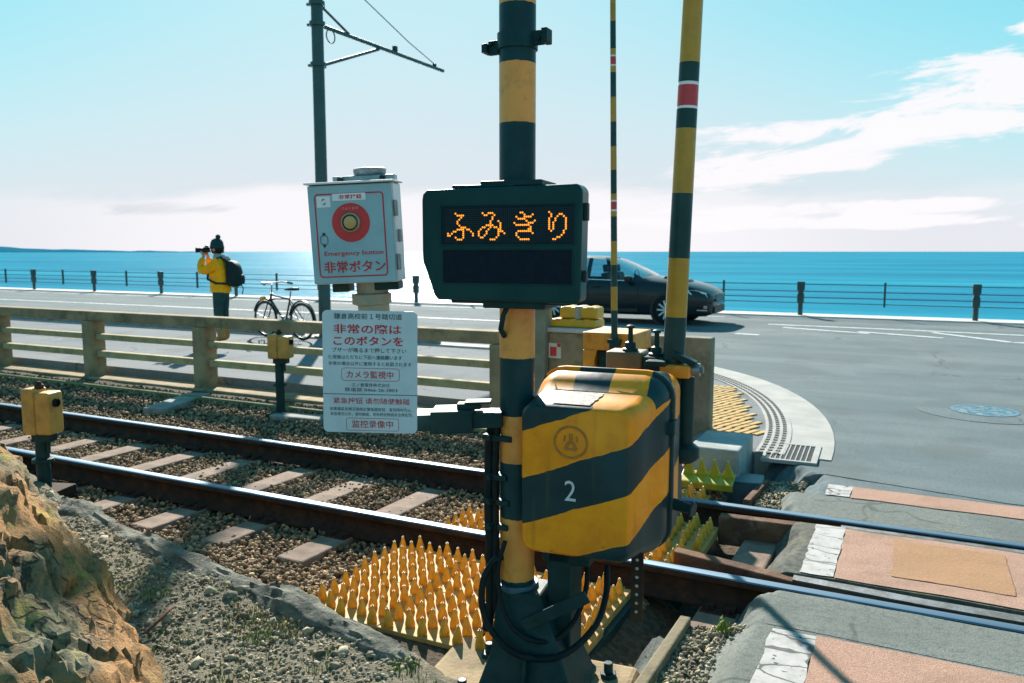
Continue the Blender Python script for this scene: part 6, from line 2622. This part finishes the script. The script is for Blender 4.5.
mb.add([(-0.38, -0.08, 0.88), (-0.38, 0.08, 0.88), (-0.24, 0.075, 0.875), (-0.06, 0.02, 0.875), (-0.06, -0.02, 0.875), (-0.24, -0.075, 0.875),
        (-0.38, -0.07, 0.935), (-0.38, 0.07, 0.935), (-0.24, 0.06, 0.915), (-0.07, 0.018, 0.91), (-0.07, -0.018, 0.91), (-0.24, -0.06, 0.915)],
       [(5, 4, 3, 2, 1, 0), (6, 7, 8, 9, 10, 11)] + [(k, (k + 1) % 6, 6 + (k + 1) % 6, 6 + k) for k in range(6)])
mb.build('saddle', M_black, BR, bevel=0.015)
mb = MB()
mb.lathe([(0.09, -0.004), (0.095, 0), (0.09, 0.004), (0.07, 0.003), (0.07, -0.003)], (bb[0], -0.05, bb[2]), 24, axis=(0, 1, 0))
mb.cyl((bb[0], -0.08, bb[2]), (bb[0] + 0.10, -0.08, bb[2] - 0.13), 0.010, n=8)
mb.cyl((bb[0], 0.08, bb[2]), (bb[0] - 0.10, 0.08, bb[2] + 0.13), 0.010, n=8)
mb.cyl((bb[0], -0.085, bb[2]), (bb[0], 0.085, bb[2]), 0.014, n=8)
mb.box((bb[0] + 0.10, -0.125, bb[2] - 0.13), (0.09, 0.08, 0.02))
mb.box((bb[0] - 0.10, 0.125, bb[2] + 0.13), (0.09, 0.08, 0.02))
mb.build('crank', M_steel, BR)
mb = MB()
mb.tube([(-0.47, 0.07, 0.29), (-0.40, 0.13, 0.14), (-0.36, 0.17, 0.005)], 0.010, 6)
mb.build('kickstand', M_steel, BR)
mb = MB()
mb.cyl((0.47, 0.05, 0.72), (0.56, 0.05, 0.71), 0.035, 0.042, n=14)
mb.build('front_lamp', M_yel_clean, BR)


# ------------------------------------------------------------------ person
def skin(name, joints, edges, material, parent, sub=2, root_i=0, scale=(1, 1, 1)):
    """grow one continuous tapered surface round a skeleton of joints (x, y, z, radius)"""
    me = bpy.data.meshes.new(name)
    me.from_pydata([j[:3] for j in joints], edges, [])
    o = bpy.data.objects.new(name, me)
    COL.objects.link(o)
    o.modifiers.new('skin', 'SKIN')
    for i, j in enumerate(joints):
        sv = me.skin_vertices[0].data[i]
        r = j[3]
        sv.radius = (r, r) if not isinstance(r, tuple) else r
        sv.use_root = i == root_i
    md = o.modifiers.new('sub', 'SUBSURF')
    md.levels = md.render_levels = sub
    dg = bpy.context.evaluated_depsgraph_get()
    me2 = bpy.data.meshes.new_from_object(o.evaluated_get(dg))
    me2.name = name
    bpy.data.objects.remove(o)
    me2.materials.clear()
    me2.materials.append(material)
    me2.shade_smooth()
    o = bpy.data.objects.new(name, me2)
    COL.objects.link(o)
    o.parent = parent
    return o


M_skin = mat('skin', lin(0.50, 0.29, 0.20), lin(0.44, 0.25, 0.17), 20, 0.55)
M_jacket = mat('yellow_jacket', lin(0.98, 0.43, 0.012), lin(0.84, 0.35, 0.012), 7, 0.75, 0, 0.35, 14)
M_trouser = mat('dark_teal_trousers', lin(0.022, 0.058, 0.060), lin(0.03, 0.072, 0.072), 9, 0.8, 0, 0.3, 16)
M_boot = mat('tan_boots', lin(0.38, 0.23, 0.09), lin(0.30, 0.18, 0.07), 12, 0.7)
M_knit = mat('dark_teal_knit', lin(0.014, 0.050, 0.052), lin(0.02, 0.062, 0.062), 60, 0.9, 0, 0.6, 90)
M_hair = mat('dark_hair', lin(0.02, 0.015, 0.012), None, 30, 0.6)
M_hood = mat('grey_fleece', lin(0.42, 0.40, 0.34), lin(0.32, 0.31, 0.27), 30, 0.9, 0, 0.4, 60)
PER = thing('person', 'person in a yellow jacket and dark beanie raising a camera with both hands', 'person', (-10.68, 10.13, 0.004), rad(198))
J = [(0.0, 0, 0.93, 0.125), (0.01, 0, 1.08, 0.115), (0.0, 0, 1.25, 0.135), (0.0, 0, 1.38, 0.11), (0.02, 0, 1.46, 0.058), (0.045, 0, 1.535, 0.066), (0.055, 0, 1.60, 0.094), (0.05, 0, 1.665, 0.088), (0.045, 0, 1.71, 0.055)]
E_ = [(i, i + 1) for i in range(8)]
for sgn in (-1, 1):
    b = len(J)
    J += [(0.0, sgn * 0.175, 1.385, 0.058), (0.13, sgn * 0.21, 1.26, 0.048), (0.245, sgn * 0.20, 1.235, 0.042), (0.265, sgn * 0.14, 1.36, 0.036), (0.255, sgn * 0.075, 1.475, 0.026),
          (0.262, sgn * 0.062, 1.52, 0.034), (0.272, sgn * 0.055, 1.555, 0.030)]
    E_ += [(3, b), (b, b + 1), (b + 1, b + 2), (b + 2, b + 3), (b + 3, b + 4), (b + 4, b + 5), (b + 5, b + 6)]
    # five fingers closing on the camera
    for q, (dy, ln) in enumerate(((-0.030, 0.050), (-0.012, 0.058), (0.006, 0.055), (0.022, 0.045))):
        f = len(J)
        J += [(0.285 + 0.004 * q, sgn * (0.058 - 0.2 * 0), 1.548 + dy, 0.0095), (0.30 + ln * 0.3, sgn * 0.045, 1.556 + dy, 0.0085), (0.30 + ln * 0.45, sgn * 0.022, 1.560 + dy, 0.0075)]
        E_ += [(b + 6, f), (f, f + 1), (f + 1, f + 2)]
    f = len(J)
    J += [(0.25, sgn * 0.042, 1.545, 0.011), (0.262, sgn * 0.022, 1.562, 0.009)]
    E_ += [(b + 5, f), (f, f + 1)]
    b = len(J)
    J += [(0.0, sgn * 0.095, 0.87, 0.088), (0.012, sgn * 0.10, 0.50, 0.058), (-0.015, sgn * 0.105, 0.10, 0.040), (0.10, sgn * 0.115, 0.045, 0.036), (0.17, sgn * 0.12, 0.035, 0.030)]
    E_ += [(0, b), (b, b + 1), (b + 1, b + 2), (b + 2, b + 3), (b + 3, b + 4)]
skin('body', J, E_, M_skin, PER, 2)
# face
mb = MB()
mb.add([(0.140, -0.014, 1.565), (0.140, 0.014, 1.565), (0.172, 0, 1.570), (0.146, 0, 1.615)], [(0, 1, 2), (1, 3, 2), (3, 0, 2), (0, 3, 1)])
mb.build('nose', M_skin, PER, bevel=0.003)
for sgn in (-1, 1):
    mb = MB()
    mb.lathe([(0.001, -0.01), (0.010, 0), (0.001, 0.009)], (0.137, sgn * 0.032, 1.612), 12, axis=(1, 0, 0))
    mb.build('eye', M_black, PER, smooth=60)
    mb = MB()
    mb.lathe([(0.002, -0.012), (0.026, -0.006), (0.028, 0.006), (0.012, 0.012)], (0.045, sgn * 0.096, 1.595), 12, axis=(0, sgn, 0))
    mb.build('ear', M_skin, PER, smooth=60)
mb = MB()
mb.box((0.134, 0, 1.538), (0.012, 0.045, 0.008))
mb.build('mouth', mat('lips', lin(0.36, 0.13, 0.10), None, 20, 0.5), PER, bevel=0.003)
# jacket
J = [(0.0, 0, 0.84, 0.185), (0.0, 0, 0.90, 0.192), (0.0, 0, 1.02, 0.188), (0.0, 0, 1.17, 0.194), (0.0, 0, 1.31, 0.190), (0.01, 0, 1.42, 0.11), (0.02, 0, 1.47, 0.082)]
E_ = [(i, i + 1) for i in range(6)]
for sgn in (-1, 1):
    b = len(J)
    J += [(0.0, sgn * 0.175, 1.37, 0.105), (0.13, sgn * 0.215, 1.25, 0.092), (0.245, sgn * 0.205, 1.225, 0.084), (0.268, sgn * 0.145, 1.355, 0.070), (0.257, sgn * 0.085, 1.462, 0.047)]
    E_ += [(4, b), (b, b + 1), (b + 1, b + 2), (b + 2, b + 3), (b + 3, b + 4)]
skin('jacket', J, E_, M_jacket, PER, 2)
mb = MB()
mb.lathe([(0.06, 1.41), (0.105, 1.43), (0.115, 1.47), (0.098, 1.51), (0.085, 1.515)], (-0.005, 0, 0), 24)
mb.lathe([(0.01, -0.06), (0.07, -0.045), (0.09, 0), (0.07, 0.05), (0.01, 0.065)], (-0.10, 0, 1.43), 18)
mb.build('hood', M_hood, PER, smooth=70)
# trousers and boots
J = [(0.0, 0, 0.95, 0.138), (0.0, 0, 0.88, 0.145)]
E_ = [(0, 1)]
for sgn in (-1, 1):
    b = len(J)
    J += [(0.0, sgn * 0.085, 0.80, 0.108), (0.014, sgn * 0.10, 0.50, 0.082), (-0.012, sgn * 0.105, 0.24, 0.068)]
    E_ += [(1, b), (b, b + 1), (b + 1, b + 2)]
skin('trousers', J, E_, M_trouser, PER, 2)
for sgn in (-1, 1):
    skin('boot', [(-0.012, sgn * 0.105, 0.27, 0.066), (-0.015, sgn * 0.105, 0.15, 0.060), (-0.02, sgn * 0.105, 0.065, 0.062), (0.09, sgn * 0.115, 0.052, 0.052), (0.185, sgn * 0.125, 0.042, 0.040)], [(0, 1), (1, 2), (2, 3), (3, 4)], M_boot, PER, 2)
# hair and beanie
mb = MB()
mb.lathe([(0.05, 1.53), (0.100, 1.545), (0.106, 1.60), (0.104, 1.65)], (0.030, 0, 0), 24)
mb.build('hair', M_hair, PER, smooth=70)
mb = MB()
mb.lathe([(0.106, 1.615), (0.116, 1.62), (0.119, 1.645), (0.116, 1.665), (0.112, 1.668), (0.106, 1.72), (0.082, 1.765), (0.040, 1.79), (0.001, 1.795)], (0.040, 0, 0), 28)
bn = mb.build('beanie', M_knit, PER, smooth=60)
bn.scale = (1.0, 0.98, 1.0)
mb = MB()
bm_ = bmesh.new()
bmesh.ops.create_icosphere(bm_, subdivisions=3, radius=0.042)
mb.add([(v.co.x * (1 + 0.12 * mnoise.noise(v.co * 60)) + 0.015, v.co.y, v.co.z * (1 + 0.12 * mnoise.noise(v.co * 50)) + 1.815) for v in bm_.verts], [tuple(v.index for v in f.verts) for f in bm_.faces])
bm_.free()
mb.build('pompom', M_knit, bn, smooth=80)

# camera in the hands
CAMR = thing('camera', 'black camera with a long lens held to the eye by the person in yellow', 'camera', PER.location + Vector((0, 0, 1.555)), rad(200))
mb = MB()
mb.bx(0.195, 0.262, -0.068, 0.068, -0.008, 0.082)
mb.bx(0.200, 0.255, -0.025, 0.025, 0.083, 0.110)
mb.build('camera_body', M_black, CAMR, bevel=0.008)
mb = MB()
mb.lathe([(0.03, 0.0), (0.036, 0.005), (0.036, 0.06), (0.040, 0.065), (0.040, 0.12), (0.036, 0.115), (0.044, 0.125), (0.046, 0.15), (0.038, 0.15), (0.034, 0.14), (0.001, 0.135)], (0.264, 0, 0.035), 24, axis=(1, 0, 0))
mb.build('lens', M_black, CAMR, smooth=40)
mb = MB()
mb.lathe([(0.020, 0), (0.024, 0.012), (0.018, 0.02), (0.001, 0.02)], (0.196, 0, 0.062), 14, axis=(-1, 0, 0))
mb.build('eyepiece', M_black, CAMR)
# backpack
BP = thing('backpack', 'black backpack with hanging straps worn by the person in yellow', 'backpack', PER.location + Vector((0, 0, 0.95)), rad(200))
M_bag = mat('dark_nylon', lin(0.010, 0.024, 0.026), lin(0.016, 0.032, 0.034), 16, 0.65, 0, 0.3, 30)


def bagring(x, hw, z0, z1, r):
    return [(x, y, z) for y, z in rrect(-hw, hw, z0, z1, r, 5)]


mb = MB()
loft(mb, [bagring(-0.170, 0.13, 0.03, 0.42, 0.05), bagring(-0.185, 0.155, 0.0, 0.46, 0.07), bagring(-0.28, 0.155, -0.02, 0.45, 0.08), bagring(-0.35, 0.14, -0.01, 0.38, 0.08), bagring(-0.385, 0.10, 0.03, 0.30, 0.06)])
mb.build('bag', M_bag, BP, smooth=60)
BP.scale = (0.94, 0.94, 0.94)
BP.location.z += 0.03
mb = MB()
loft(mb, [bagring(-0.375, 0.11, 0.02, 0.22, 0.04), bagring(-0.42, 0.10, 0.03, 0.20, 0.04), bagring(-0.435, 0.08, 0.05, 0.18, 0.04)])
mb.build('pocket', M_bag, BP, smooth=60)
for sgn in (-1, 1):
    mb = MB()
    mb.tube([(-0.18, sgn * 0.10, 0.44), (-0.08, sgn * 0.115, 0.52), (0.06, sgn * 0.125, 0.47), (0.175, sgn * 0.12, 0.30), (0.17, sgn * 0.15, 0.12), (0.0, sgn * 0.19, 0.05), (-0.17, sgn * 0.13, 0.04)], 0.022, 8)
    mb.build('shoulder_strap', M_bag, BP, smooth=60)
mb = MB()
mb.tube([(-0.33, -0.14, 0.02), (-0.36, -0.15, -0.06), (-0.34, -0.15, -0.16)], 0.010, 6)
mb.tube([(-0.10, 0, 0.50), (-0.16, 0, 0.53), (-0.20, 0, 0.47)], 0.012, 6)
mb.build('loose_strap', M_bag, BP)
